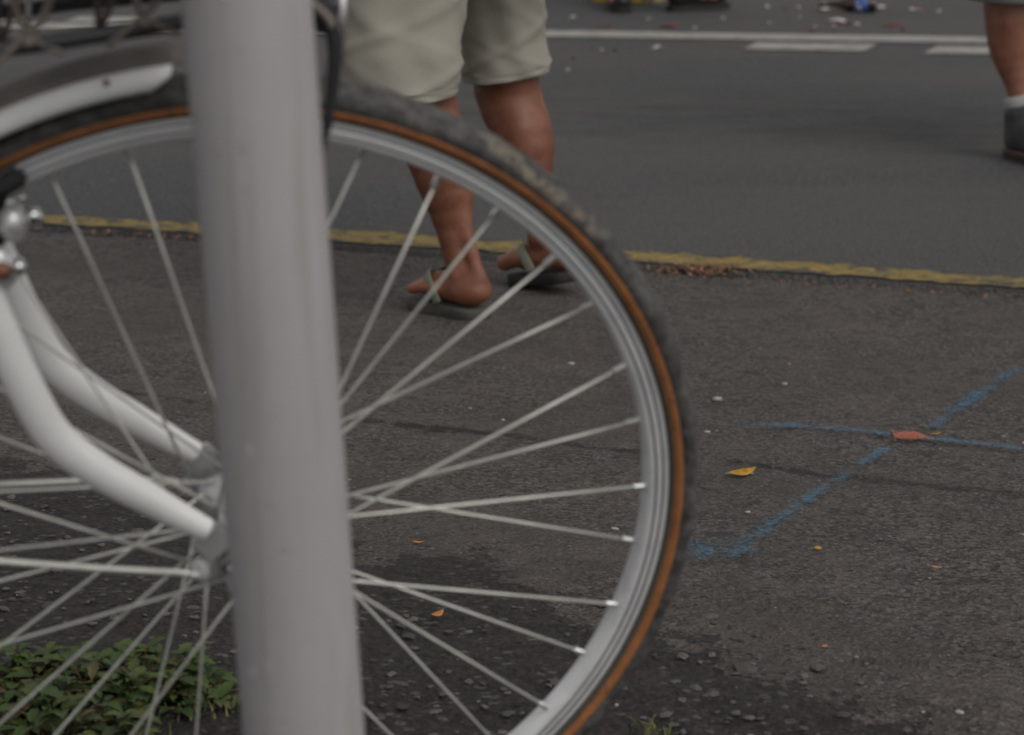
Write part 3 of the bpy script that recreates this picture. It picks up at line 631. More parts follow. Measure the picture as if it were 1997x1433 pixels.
# black bag lying in the basket
bgm = Mb @ Matrix.Translation(L(-.13, .412, 0)); bag = empty('bag', mat=bgm); tag(bag, 'soft black bag lying in the wire basket of the white bicycle', 'bag')
V = []; F = []; nr_, ns_ = 9, 28
for i in range(nr_):
    q = i / (nr_ - 1); h = .15 * q; sc = (.86 + .14 * math.sin(math.pi * min(q * 1.6, 1) / 2)) * (1 - .35 * q ** 3)
    for k in range(ns_):
        a = 2 * math.pi * k / ns_; cx_, sy_ = math.cos(a), math.sin(a); p = (abs(cx_) ** .45 * (1 if cx_ > 0 else -1) * .135, abs(sy_) ** .45 * (1 if sy_ > 0 else -1) * .052)
        wob = 1 + .04 * math.sin(3 * a + 6 * q) + .03 * math.sin(7 * a - 4 * q); V.append((p[0] * sc * wob, p[1] * sc * wob, h + .006 * math.sin(2 * a) - .030 * (1 - q) * 0))
for i in range(nr_ - 1):
    for k in range(ns_): F.append((i * ns_ + k, i * ns_ + (k + 1) % ns_, (i + 1) * ns_ + (k + 1) % ns_, (i + 1) * ns_ + k))
F += [tuple(range(ns_))[::-1], tuple(range((nr_ - 1) * ns_, nr_ * ns_))]
mesh('bag_body', V, F, M['strap'], bag)
for sg in (1, -1): MB().tube(catmull([(-.06, -.035 * sg, .14), (-.045, -.04 * sg, .19), (0, -.04 * sg, .215), (.045, -.04 * sg, .19), (.06, -.035 * sg, .14)], 5), .004, 8).build('bag_handle', M['strap'], bag)

# rest of the bicycle, left of the picture
fr = MB(); hd0, hd1 = L(-.214, .405, 0), L(-.262, .55, 0); bb = L(-.62, -.065, 0); seat_t = L(-.735, .36, 0); rw = L(-1.06, 0, 0)
fr.tube([hd0, hd1], .018, 20).build('head_tube', M['white_paint'], bike)
MB().tube([L(-.222, .425, 0), bb], .017, 18).build('down_tube', M['white_paint'], bike)
MB().tube(catmull([L(-.252, .515, 0), L(-.45, .40, 0), L(-.70, .22, 0)], 6), .0145, 18).build('top_tube', M['white_paint'], bike)
MB().tube([bb, seat_t], .0150, 18).build('seat_tube', M['white_paint'], bike)
MB().tube([seat_t, L(-.778, .53, 0)], .0125, 16).build('seat_post', M['chrome'], bike)
for sg in (1, -1):
    MB().tube([bb + Vector((0, -.03 * sg, 0)), rw + Vector((0, -.062 * sg, 0))], .009, 12).build('chain_stay', M['white_paint'], bike)
    MB().tube([seat_t + Vector((0, -.018 * sg, -.01)), rw + Vector((0, -.062 * sg, 0))], .008, 12).build('seat_stay', M['white_paint'], bike)
sd_ = MB()
rings = [(-.90, .075, .03), (-.86, .10, .035), (-.80, .085, .036), (-.74, .04, .034), (-.68, .024, .03), (-.63, .016, .022)]
V = []; F = []
for u, wd, ht in rings:
    for k in range(16):
        a = 2 * math.pi * k / 16; V.append(L(u, .555 + ht * math.sin(a) * .8, wd * math.cos(a)))
for i in range(len(rings) - 1):
    for k in range(16): F.append((i * 16 + k, i * 16 + (k + 1) % 16, (i + 1) * 16 + (k + 1) % 16, (i + 1) * 16 + k))
F += [tuple(range(16)), tuple(range(80, 96))]; sd_.add(V, F); sd_.build('saddle', M['black'], bike)
MB().tube([hd1, L(-.283, .625, 0)], .0125, 16).tube([L(-.283, .62, 0), L(-.24, .645, 0)], .013, 14).build('stem', M['chrome'], bike)
hb = MB().tube(catmull([L(-.43, .655, .235), L(-.36, .66, .25), L(-.28, .66, .20), L(-.235, .648, .08), L(-.235, .645, 0), L(-.235, .648, -.08), L(-.28, .66, -.20), L(-.36, .66, -.25), L(-.43, .655, -.235)], 6), .011, 14).build('handlebar', M['chrome'], bike)
for sg in (1, -1):
    MB().tube([L(-.445, .655, .232 * sg), L(-.34, .66, .249 * sg)], .0155, 14).build('handlebar_grip', M['black'], bike)
cs = MB().lathe([(.03, -.004), (.09, -.003), (.092, 0), (.09, .003), (.03, .004)], L(-.62, -.065, -.045), 'Y', 48).build('chainring', M['alloy'], bike)
for sg in (1, -1):
    MB().tube([L(-.62, -.065, .062 * sg), L(-.62 + .12 * sg, -.065 - .11 * sg, .068 * sg)], [.011, .008], 10).build('crank', M['alloy'], bike)
    MB().box(L(-.62 + .12 * sg, -.065 - .11 * sg, .115 * sg), .09, .085, .022, None, .004).build('pedal', M['black'], bike)
make_wheel('rear_wheel', -1.06, False, 5)

# ------------------------------------------------------------------ people: bodies grown from a distance field
def smin(a, b, k):
    h = np.clip(.5 + .5 * (b - a) / k, 0, 1); return b * (1 - h) + a * h - k * h * (1 - h)
class SDF:
    def __init__(s, lo, hi, vox):
        s.lo = np.array(lo, float); s.v = vox; s.n = np.ceil((np.array(hi) - s.lo) / vox).astype(int) + 1; s.D = np.full(s.n, .2, np.float32)
    def _box(s, lo, hi):
        a = np.clip(np.floor((lo - s.lo) / s.v).astype(int), 0, s.n); b = np.clip(np.ceil((hi - s.lo) / s.v).astype(int) + 1, 0, s.n); return a, b
    def cone(s, A, Bq, ra, rb, k=.02, sub=False, sc=None):
        A = np.array(A, float); Bq = np.array(Bq, float); m_ = max(ra, rb) + .05
        a, b = s._box(np.minimum(A, Bq) - m_, np.maximum(A, Bq) + m_)
        if np.any(b <= a): return
        g = [s.lo[i] + np.arange(a[i], b[i]) * s.v for i in range(3)]; X, Y, Z = np.meshgrid(*g, indexing='ij')
        d = Bq - A; dd = max(d @ d, 1e-12); h = np.clip(((X - A[0]) * d[0] + (Y - A[1]) * d[1] + (Z - A[2]) * d[2]) / dd, 0, 1)
        r = np.sqrt((X - A[0] - h * d[0]) ** 2 + (Y - A[1] - h * d[1]) ** 2 + (Z - A[2] - h * d[2]) ** 2) - (ra + (rb - ra) * h)
        sl = tuple(slice(a[i], b[i]) for i in range(3))
        s.D[sl] = -smin(-s.D[sl], r, k) if sub else smin(s.D[sl], r, k)
    def ell(s, C, ax, rad, k=.03):                        # ellipsoid, ax: 3 unit vectors
        C = np.array(C, float); m_ = max(rad) + .05; a, b = s._box(C - m_, C + m_)
        if np.any(b <= a): return
        g = [s.lo[i] + np.arange(a[i], b[i]) * s.v - C[i] for i in range(3)]; X, Y, Z = np.meshgrid(*g, indexing='ij')
        q = 0; q2 = 0
        for u, r in zip(ax, rad):
            c = X * u[0] + Y * u[1] + Z * u[2]; q = q + (c / r) ** 2; q2 = q2 + (c / r ** 2) ** 2
        q = np.sqrt(q); d = q * (q - 1) / np.maximum(np.sqrt(q2), 1e-6); d = np.where(q < .05, -min(rad), d)
        sl = tuple(slice(a[i], b[i]) for i in range(3)); s.D[sl] = smin(s.D[sl], d, k)
    def nets(s):
        D = s.D; n = s.n; IN = D < 0
        cidx = np.full(n - 1, -1, np.int64)
        c = [D[i:n[0] - 1 + i, j:n[1] - 1 + j, k:n[2] - 1 + k] for i in (0, 1) for j in (0, 1) for k in (0, 1)]
        neg = sum((x < 0).astype(np.int8) for x in c); act = (neg > 0) & (neg < 8); ids = np.argwhere(act); cidx[act] = np.arange(len(ids))
        vals = np.stack([x[act] for x in c], 1); corner = np.array([(i, j, k) for i in (0, 1) for j in (0, 1) for k in (0, 1)], float)
        acc = np.zeros((len(ids), 3)); cnt = np.zeros(len(ids))
        for a in range(8):
            for b in range(a + 1, 8):
                if np.abs(corner[a] - corner[b]).sum() != 1: continue
                va, vb = vals[:, a], vals[:, b]; cr_ = (va < 0) != (vb < 0); t = np.where(cr_, va / np.where(cr_, va - vb, 1), 0)
                acc += np.where(cr_[:, None], corner[a] + t[:, None] * (corner[b] - corner[a]), 0); cnt += cr_
        V = s.lo + (ids + acc / cnt[:, None]) * s.v; F = []
        for ax in range(3):
            o1, o2 = (ax + 1) % 3, (ax + 2) % 3; sl0 = [slice(None)] * 3; sl1 = [slice(None)] * 3; sl0[ax] = slice(0, -1); sl1[ax] = slice(1, None)
            e = IN[tuple(sl0)] != IN[tuple(sl1)]; ed = np.argwhere(e); ok = (ed[:, o1] > 0) & (ed[:, o2] > 0) & (ed[:, o1] < n[o1] - 1) & (ed[:, o2] < n[o2] - 1); ed = ed[ok]
            fl = IN[tuple(sl0)][tuple(ed.T)]; u = np.zeros(3, int); u[o1] = 1; v = np.zeros(3, int); v[o2] = 1
            q = [cidx[tuple((ed - x).T)] for x in (u + v, v, np.zeros(3, int), u)]; q = np.stack(q, 1); q[~fl] = q[~fl][:, ::-1]; F.append(q)
        return V, np.concatenate(F)
def npv(v): return np.array((v[0], v[1], v[2]), float)
def person_body(j, vox=.005):
    """j: dict of joints in world space -> SDF of the whole skin"""
    allp = np.array([npv(v) for v in j['pts']]); s = SDF(allp.min(0) - .16, allp.max(0) + .16, vox)
    F_ = npv(j['fwd']); Lf = np.array((-F_[1], F_[0], 0)); U = np.array((0, 0, 1.))
    for side in ('l', 'r'):
        hip, kn, an, he, toe = [npv(j[x + side]) for x in ('hip', 'knee', 'ankle', 'heel', 'toe')]
        back = npv(j.get('back' + side, -F_)); back = back / np.linalg.norm(back)
        lat = np.cross(U, -back); q = lambda t: kn + (an - kn) * t
        s.cone(hip, kn, j.get('thigh', .083), .060, .02)
        prof = [(-.06, .064, -.006), (.06, .062, -.002), (.16, .060, .004), (.26, .0585, .009), (.36, .055, .010), (.47, .0475, .008), (.58, .0385, .004), (.70, .0325, .0), (.82, .0295, -.003), (.92, .0285, -.004), (1.0, .0285, -.004)]
        for (t0_, r0_, b0_), (t1_, r1_, b1_) in zip(prof[:-1], prof[1:]): s.cone(q(t0_) + back * b0_, q(t1_) + back * b1_, r0_, r1_, .004)
        s.cone(q(.20) + back * .040 + lat * .020, q(.42) + back * .030 + lat * .015, .017, .012, .025); s.cone(q(.16) + back * .038 - lat * .022, q(.38) + back * .030 - lat * .018, .016, .012, .025)
        s.cone(q(.02) + back * .030 + lat * .028, q(-.12) + back * .022 + lat * .034, .012, .012, .016); s.cone(q(.02) + back * .030 - lat * .026, q(-.12) + back * .022 - lat * .032, .012, .012, .016)   # hamstring tendons
        s.cone(q(.46) + back * .028, q(.80) + back * .034, .020, .0115, .010); s.cone(q(.80) + back * .034, he + U * .032 + back * .002, .0115, .0135, .008)   # Achilles tendon
        s.cone(an + lat * .027 - back * .006 - U * .006, an + lat * .025 - back * .006 + U * .02, .0095, .008, .010); s.cone(an - lat * .026 - back * .006, an - lat * .024 + U * .02, .010, .008, .010)
        d = toe - he; Lq = np.linalg.norm(d); d = d / Lq; la = np.cross(U, d); la /= np.linalg.norm(la); upf = np.cross(d, la)
        fp = lambda a, l, h: he + d * (a * Lq) + la * l + upf * h
        s.ell(fp(.075, 0, .008), (d, la, upf), (.035, .030, .027), .010); s.cone(fp(.10, 0, .025), an + upf * -.006, .025, .027, .012)
        s.cone(fp(.14, .004, .006), fp(.64, .016, .004), .024, .023, .014); s.cone(fp(.14, -.006, .004), fp(.64, -.024, .001), .021, .019, .014)
        s.cone(an - back * .004, fp(.60, .006, .014), .026, .018, .014)
        inn = -1 if side == 'l' else 1                                                                    # big toe lies on the inner side
        for k in range(5):
            l = inn * (.034 - .0188 * k); L0 = .68 - .012 * k - .004 * k * k; L1 = [.95, .945, .91, .865, .81][k]; rr_ = [.0180, .0128, .0122, .0116, .0112][k]
            s.cone(fp(L0 - .08, l * .9, .008), fp(L0 + .07, l, .007), rr_ * 1.0, rr_ * .95, .006); s.cone(fp(L0 + .07, l, .007), fp(L1, l * 1.02, .000), rr_ * .92, rr_ * .95, .003)
    pel, ch, nk, hd = [npv(j[x]) for x in ('pelvis', 'chest', 'neck', 'head')]
    s.ell(pel, (Lf, F_, U), (.165, .115, .13), .05); s.ell((pel + ch) / 2, (Lf, F_, U), (.145, .10, .17), .05); s.ell(ch, (Lf, F_, U), (.165, .11, .17), .05)
    s.cone(ch + U * .12, nk + U * .06, .062, .054, .04); s.ell(hd, (Lf, F_, U), (.074, .094, .112), .03); s.ell(hd + F_ * .025 - U * .065, (Lf, F_, U), (.055, .062, .055), .03)
    s.cone(hd + F_ * .09 + U * .012, hd + F_ * .108 - U * .022, .010, .014, .012)
    s.cone(hd + F_ * .088 - U * .062 + Lf * .018, hd + F_ * .088 - U * .062 - Lf * .018, .009, .009, .008)
    for sg, side in ((1, 'l'), (-1, 'r')):
        s.ell(hd + Lf * .078 * sg - F_ * .005, (Lf, F_, U), (.010, .020, .032), .006)
        sh, el, wr = [npv(j[x + side]) for x in ('shoulder', 'elbow', 'wrist')]
        s.cone(ch + U * .12 + Lf * .06 * sg, sh, .06, .058, .05); s.cone(sh, el, .050, .038, .03); s.cone(el, wr, .039, .025, .03)
        dh = wr - el; dh /= np.linalg.norm(dh); pn = Lf * sg; ac = np.cross(dh, pn); ac /= np.linalg.norm(ac)
        if ac @ F_ < 0: ac = -ac
        pc = wr + dh * .052
        s.ell(pc, (dh, ac, pn), (.055, .041, .017), .02)
        for k in range(4):
            b0 = wr + dh * .092 + ac * (.030 - .020 * k); ln = (.072, .080, .075, .058)[k]; b1 = b0 + dh * ln * .55 - pn * .008; b2 = b1 + dh * ln * .42 - pn * .020
            s.cone(b0, b1, .0098, .0088, .008); s.cone(b1, b2, .0088, .0075, .004)
        t0 = wr + dh * .030 + ac * .030; t1 = t0 + dh * .040 + ac * .026 - pn * .006; s.cone(t0, t1, .0135, .0110, .012); s.cone(t1, t1 + dh * .028 + ac * .006 - pn * .006, .0105, .009, .005)
    return s
def upper(j, hipc, F_, hgt, lean=Vector((0, 0, 0))):
    """fills in torso, arms and head above a hip centre"""
    Lf = Vector((-F_.y, F_.x, 0)); U = Vector((0, 0, 1)); k = hgt / 1.65
    j['fwd'] = F_; j['pelvis'] = hipc + U * .05 * k; j['chest'] = hipc + U * .40 * k + lean * .4; j['neck'] = hipc + U * .57 * k + lean * .6; j['head'] = hipc + U * .72 * k + lean * .75 + F_ * .02
    for sg, sd2 in ((1, 'l'), (-1, 'r')):
        j['shoulder' + sd2] = hipc + U * .50 * k + Lf * .185 * sg * k + lean * .5; j['elbow' + sd2] = j['shoulder' + sd2] - U * .27 * k + Lf * .05 * sg - F_ * .03 * (1 + .5 * sg); j['wrist' + sd2] = j['elbow' + sd2] - U * .22 * k + F_ * (.08 + .03 * sg) + Lf * .01 * sg
    j['pts'] = [v for kk, v in j.items() if kk not in ('fwd', 'pts', 'backl', 'backr', 'thigh')]
    return j
def shirt_of(j, m, parent, name='shirt'):
    ps = [npv(j[x]) for x in ('pelvis', 'chest', 'neck', 'shoulderl', 'shoulderr', 'elbowl', 'elbowr')]; A = np.array(ps); s = SDF(A.min(0) - .17, A.max(0) + .15, .009)
    F_ = npv(j['fwd']); Lf = np.array((-F_[1], F_[0], 0)); U = np.array((0, 0, 1.)); pel, ch, nk = ps[:3]
    s.ell(pel, (Lf, F_, U), (.185, .135, .14), .05); s.ell((pel + ch) / 2, (Lf, F_, U), (.168, .124, .18), .06); s.ell(ch, (Lf, F_, U), (.185, .128, .18), .05); s.cone(ch + U * .10, nk - U * .02, .078, .068, .04)
    for sg, sd2 in ((1, 'l'), (-1, 'r')):
        sh, el = npv(j['shoulder' + sd2]), npv(j['elbow' + sd2]); s.cone(ch + U * .12 + Lf * .06 * sg, sh, .074, .072, .05); s.cone(sh, sh + (el - sh) * .72, .066, .068, .03)
    V, F = s.nets(); return mesh(name, V, F, m, parent)
def hair_of(j, parent):
    F_ = npv(j['fwd']); Lf = np.array((-F_[1], F_[0], 0)); U = np.array((0, 0, 1.)); hd = npv(j['head']); s = SDF(hd - .16, hd + .16, .007)
    s.ell(hd + U * .022 - F_ * .012, (Lf, F_, U), (.083, .098, .104), .02); s.ell(hd - U * .02 - F_ * .038, (Lf, F_, U), (.074, .066, .075), .02); s.cone(hd + F_ * .10 - U * .05, hd + F_ * .10 - U * .03, .045, .06, .02, sub=True)
    V, F = s.nets(); mesh('hair', V, F, M['hair'], parent)
    e = MB()
    for sg in (1, -1): e.ball(Vector(hd + F_ * .084 + Lf * .031 * sg + U * .006), .0125, 2)
    e.build('eyes', M['eye'], parent)
def smooth_mesh(o, it=2):
    m_ = o.modifiers.new('smooth', 'SMOOTH'); m_.factor = .5; m_.iterations = it; return o
def leg_tubes(rings_list, name, m, parent, hem=.0, fold=1.0, seed=1, seg=72):
    """each entry of rings_list: list of (centre, lateral vector*semi, forward vector*semi) from hem up; several tubes in ONE garment mesh"""
    V = []; F = []; r2 = np.random.default_rng(seed)
    for rings in rings_list:
        C = np.array([npv(a) for a, _, _ in rings]); A = np.array([npv(b) for _, b, _ in rings]); Bq = np.array([npv(c) for _, _, c in rings]); n = 44
        q0 = np.linspace(0, 1, len(rings)); q = np.linspace(0, 1, n) ** 1.15
        ip = lambda X: np.stack([np.interp(q, q0, X[:, i]) for i in range(3)], 1)
        C, A, Bq = ip(C), ip(A), ip(Bq); b0 = len(V); ph = r2.uniform(0, 6.28, 8)
        for i in range(n):
            for k in range(seg):
                a = 2 * math.pi * k / seg; dirv = A[i] * math.cos(a) + Bq[i] * math.sin(a)
                w_ = .020 * math.sin(2 * a + ph[0] + 3.2 * q[i]) + .024 * math.sin(3 * a + ph[1] - 5 * q[i]) * (1 - .3 * q[i]) + .018 * math.sin(5 * a + ph[2] + 7 * q[i]) + .010 * math.sin(9 * a + ph[3] + 12 * q[i])
                w_ += .045 * max(0, math.sin(11 * q[i] + 2.0 * a + ph[4])) ** 5 * (.15 + q[i]) + .034 * min(1, q[i] * 6) * max(0, math.sin(17 * q[i] - 2 * a + ph[5])) ** 7 + .02 * min(1, q[i] * 6) * max(0, math.sin(23 * q[i] + 3 * a + ph[6])) ** 8
                if hem: w_ -= .009 * math.exp(-((i - 5) / .7) ** 2)
                V.append(C[i] + dirv * (1 + fold * w_))
        for i in range(n - 1):
            for k in range(seg): F.append((b0 + i * seg + k, b0 + i * seg + (k + 1) % seg, b0 + (i + 1) * seg + (k + 1) % seg, b0 + (i + 1) * seg + k))
    o = mesh(name, V, F, m, parent); s_ = o.modifiers.new('solid', 'SOLIDIFY'); s_.thickness = .003; s_.offset = -1; return o
def sandal(name, he, toe, inn, parent, msole, tilt=Vector((0, 0, 0))):
    d = (toe - he); Lq = d.length; d.normalize(); la = Vector((0, 0, 1)).cross(d).normalized(); up = d.cross(la)
    out = [(-.062, .0), (-.052, .015), (-.028, .026), (.02, .0335), (.11, .037), (.30, .035), (.50, .039), (.68, .047), (.82, .046), (.94, .036), (1.02, .020), (1.045, .0)]
    P = [(a, l) for a, l in out] + [(a, -l) for a, l in out[-2:0:-1]]
    P = [(p.x, p.y) for p in catmull([Vector((a, l, 0)) for a, l in P] + [Vector((P[0][0], P[0][1], 0))], 4)][:-1]; V = []; n = len(P)
    for h, sc in ((-.0280, .955), (-.0260, .99), (-.009, 1.0), (-.0065, .97)):
        for a, l in P: V.append(he + d * (((a - .48) * sc + .48) * Lq) + la * l * sc + up * (h - .018 + .004 * max(0, a - .8)))
    F = [tuple(range(n))[::-1], tuple(range(3 * n, 4 * n))]
    for i in range(3):
        for k in range(n): F.append((i * n + k, i * n + (k + 1) % n, (i + 1) * n + (k + 1) % n, (i + 1) * n + k))
    o = mesh(name, V, F, msole, parent)
    fp = lambda a, l, h: he + d * (a * Lq) + la * l + up * h
    m_ = MB(); post = fp(.80, inn * .0165, -.006)
    for sg in (1, -1):
        pts = catmull([post, fp(.76, inn * .012, .0160), fp(.69, inn * .004 + .020 * sg, .0305), fp(.60, .035 * sg, .0265), fp(.50, .0435 * sg, .010), fp(.42, .040 * sg, -.018)], 6)
        m_.tube(pts, [.0046 + .0058 * min(1, i / 10) for i in range(len(pts))], 10, flat=.30, up=tuple(la))
    m_.build('sandal_strap', M['band'], o); return o

# --- walking man in khaki shorts
U = Vector((0, 0, 1)); Fw = Vector((-.78, .62, 0)).normalized(); Lf = Vector((-Fw.y, Fw.x, 0))
j = {'thigh': .058}
j['heell'] = at_y(934, 598, 3.845); j['heell'].z = gz(-.06, 3.85) + .047
j['toel'] = at_y(814, 586, 3.960); j['toel'].z = gz(-.19, 3.96) + .0465
j['anklel'] = at_y(912, 556, 3.865); j['kneel'] = at_y(830, 222, 3.945)
j['toer'] = at_y(1006, 530, 4.205); j['toer'].z = gz(0, 4.2) + .044; j['heelr'] = at_y(1108, 504, 4.085)
j['ankler'] = at_y(1064, 458, 4.125); j['kneer'] = at_y(995, 190, 4.19)
j['hipl'] = at_y(778, -150, 3.93); j['hipr'] = at_y(962, -160, 4.15)
j['backl'] = Vector((.70, -.71, 0)); j['backr'] = Vector((.55, -.84, 0))
hipc = (j['hipl'] + j['hipr']) / 2 + U * .03; upper(j, hipc, Fw, 1.62, Fw * .05)
pr1 = empty('person', (hipc.x, hipc.y, gz(hipc.x, hipc.y))); Mi = Matrix.Translation(-Vector(pr1.location))
tag(pr1, 'person in khaki shorts and flip flops walking away along the yellow line', 'person')
def adopt(o, root):
    o.parent = root; o.matrix_parent_inverse = Matrix.Translation(-Vector(root.location)); return o
V, F = person_body(j, .0038).nets(); adopt(smooth_mesh(mesh('body', V, F, M['skin']), 2), pr1)
def ring_at(x, y, Y, a, b, rot=0.0, tilt=0.0):
    la = Vector((math.cos(rot), math.sin(rot), tilt)); lb = Vector((-math.sin(rot), math.cos(rot), 0)); return (at_y(x, y, Y), la * a, lb * b)
tubesl = [ring_at(779, 190, 3.925, .112, .106, .2, .10), ring_at(779, 166, 3.925, .113, .106, .2, .09), ring_at(779, 100, 3.93, .114, .106, .2), ring_at(782, 40, 3.94, .113, .102, .2), ring_at(790, -40, 3.95, .112, .105, .3), ring_at(812, -130, 3.97, .112, .11, .35), ring_at(840, -230, 4.0, .11, .11, .35)]
tubesr = [ring_at(987, 149, 4.19, .0835, .092, -.15, .13), ring_at(987, 128, 4.19, .0840, .092, -.15, .11), ring_at(980, 78, 4.19, .081, .09, -.1, .05), ring_at(970, 20, 4.18, .087, .092, 0), ring_at(958, -50, 4.15, .097, .097, .2), ring_at(935, -140, 4.10, .105, .105, .3), ring_at(905, -230, 4.06, .11, .11, .35)]
hips = [ring_at(872, -100, 4.03, .185, .135, .6), ring_at(872, -170, 4.03, .20, .14, .6), ring_at(872, -250, 4.03, .192, .138, .6), ring_at(872, -330, 4.03, .172, .125, .6)]
sh = adopt(leg_tubes([tubesl, tubesr, hips], 'shorts', M['khaki'], None, hem=1, fold=1.25, seed=5), pr1)
adopt(shirt_of(j, M['shirt1'], None), pr1)
_n = len(bpy.data.objects)
def body_extras(j, root, shirt=None):
    before = set(bpy.data.objects.keys()); hair_of(j, None)
    for nme in set(bpy.data.objects.keys()) - before: adopt(bpy.data.objects[nme], root)
body_extras(j, pr1)
for sd2, inn, ms in (('l', -1, 'sole'), ('r', 1, 'sole_dark')):
    o = sandal('flip_flop', j['heel' + sd2], j['toe' + sd2], inn, None, M[ms]); adopt(o, pr1)

def boot(name, he, d, Lq, m, msole, welt, parent, ankle=None, shaft=.13, wd=.043):
    d = d.normalized(); la = Vector((0, 0, 1)).cross(d); z0 = he.z; s = SDF(np.array((he.x, he.y, z0)) - .34, np.array((he.x, he.y, z0)) + .36, .0065)
    fp = lambda a, l, h: npv(he + d * a + la * l + Vector((0, 0, h)))
    s.cone(fp(.025, 0, .055), fp(.03, 0, .10), .040, .042, .02); s.cone(fp(.03, 0, .10), npv(ankle) if ankle is not None else fp(.035, 0, shaft), .044, .048, .02)
    s.cone(fp(.04, 0, .055), fp(Lq * .62, 0, .050), .040, wd, .03); s.cone(fp(Lq * .55, .008, .046), fp(Lq * .80, .004, .044), wd, .036, .03); s.cone(fp(Lq * .3, 0, .10), fp(Lq * .65, 0, .06), .036, .034, .03)
    V, F = s.nets(); V[:, 2] = np.maximum(V[:, 2], z0 + .022); o = smooth_mesh(mesh(name, V, F, m, parent), 3)
    out = [(-.018, 0), (-.012, .025), (.03, .038), (Lq * .4, .036), (Lq * .65, .048), (Lq * .85, .042), (Lq * .96, .022), (Lq * .985, 0)]
    P = out + [(a, -l) for a, l in out[-2:0:-1]]; P = [(p.x, p.y) for p in catmull([Vector((a, l, 0)) for a, l in P] + [Vector((P[0][0], P[0][1], 0))], 4)][:-1]; n = len(P)
    def slab(h0, h1, sc, mm, nme):
        V = []
        for h in (h0, h1):
            for a, l in P: V.append(he + d * ((a - Lq / 2) * sc + Lq / 2) + la * l * sc + Vector((0, 0, h)))
        F = [tuple(range(n))[::-1], tuple(range(n, 2 * n))] + [(k, (k + 1) % n, n + (k + 1) % n, n + k) for k in range(n)]; mesh(nme, V, F, mm, o, False)
    slab(0, .020, 1.0, msole, 'boot_sole'); slab(.0205, .0265, 1.03, welt, 'boot_welt'); return o

# --- man at the right edge: grey shorts, white sock, grey boot
def make_booted(name, label, heel_l, heel_r, dl, dr_, F_, hipx, hgt, msk, mshort, mshirt, mboot, msole, mwelt, long=False, knees=None):
    j = {}
    for sd2, he, dd in (('l', heel_l, dl), ('r', heel_r, dr_)):
        dd = dd.normalized(); j['heel' + sd2] = he + U * .05; j['toe' + sd2] = he + dd * .22 + U * .05; j['ankle' + sd2] = he + dd * .035 + U * .10
        j['knee' + sd2] = (knees or {}).get(sd2, he + dd * .02 + F_ * .03 + U * .46); j['back' + sd2] = -F_
    Lf = Vector((-F_.y, F_.x, 0)); j['hipl'] = hipx + Lf * .09; j['hipr'] = hipx - Lf * .09; upper(j, hipx + U * .03, F_, hgt)
    root = empty(name, (hipx.x, hipx.y, gz(hipx.x, hipx.y))); tag(root, label, 'person')
    V, F = person_body(j, .0065).nets(); adopt(smooth_mesh(mesh('body', V, F, msk), 2), root)
    adopt(shirt_of(j, mshirt, None), root); body_extras(j, root); tubes = []
    for sd2, he in (('l', heel_l), ('r', heel_r)):
        kn, hp, an = j['knee' + sd2], j['hip' + sd2], j['ankle' + sd2]; ax, ay = Lf, F_
        if long: r_ = [(an + U * .03, ax * .075, ay * .085), (an + (kn - an) * .5, ax * .075, ay * .08), (kn, ax * .08, ay * .085), ((kn + hp) / 2, ax * .095, ay * .10), (hp + U * .04, ax * .11, ay * .12)]
        else: r_ = [(kn + U * .03, ax * .095, ay * .10), (kn + U * .12, ax * .095, ay * .10), ((kn + hp) / 2 + U * .05, ax * .10, ay * .105), (hp + U * .05, ax * .11, ay * .12)]
        tubes.append(r_)
    tubes.append([(hipx - U * .05, Lf * .18, F_ * .13), (hipx + U * .05, Lf * .195, F_ * .14), (hipx + U * .14, Lf * .175, F_ * .13)])
    adopt(leg_tubes(tubes, 'trousers' if long else 'shorts', mshort, None, hem=1, fold=.8, seed=9), root)
    for sd2, he, dd in (('l', heel_l, dl), ('r', heel_r, dr_)):
        adopt(boot('boot', he, dd, .275, mboot, msole, mwelt, None, j['ankle' + sd2] + (j['knee' + sd2] - j['ankle' + sd2]).normalized() * .022), root)
        if not long:
            a = j['ankle' + sd2]; kd = (j['knee' + sd2] - a).normalized(); adopt(MB().tube([a + kd * .02, a + kd * .05, a + kd * .064, a + kd * .067], [.044, .0445, .0435, .040], 24, flat=1.0).build('sock', M['sock'], None), root)
    return root
bt1 = at_z(1975, 288, 0); F2 = Vector((.30, -.95, 0)).normalized()
hl = Vector((1.318, 5.60, 0)); kn2 = at_y(1966, 22, 5.62)
make_booted('person', 'person in dark grey shorts and grey boots at the right edge', Vector((1.66, 5.72, 0)), hl, Vector((.55, -.83, 0)), Vector((.45, -.89, 0)), F2, Vector((1.49, 5.72, .82)), 1.66, M['skin2'], M['grey_cloth'], M['shirt2'], M['leather'], M['brown_sole'], M['welt'], knees={'r': kn2, 'l': Vector((1.64, 5.66, .47))})
# --- person standing on the far lane: black boots, dark trousers
h1 = at_z(1210, 27, 0); h2 = at_z(1302, 24, 0)
make_booted('person', 'person in dark trousers and heavy black boots beyond the white line', h1 + Vector((-.01, .27, 0)), h2 + Vector((.02, .03, 0)), Vector((.06, -1, 0)), Vector((.90, .44, 0)), Vector((.3, -.95, 0)).normalized(), Vector((h1.x + .14, h1.y + .22, .86)), 1.74, M['skin2'], M['navy'], M['shirt3'], M['blk_leather'], M['ink'], M['brown_sole'], long=True)
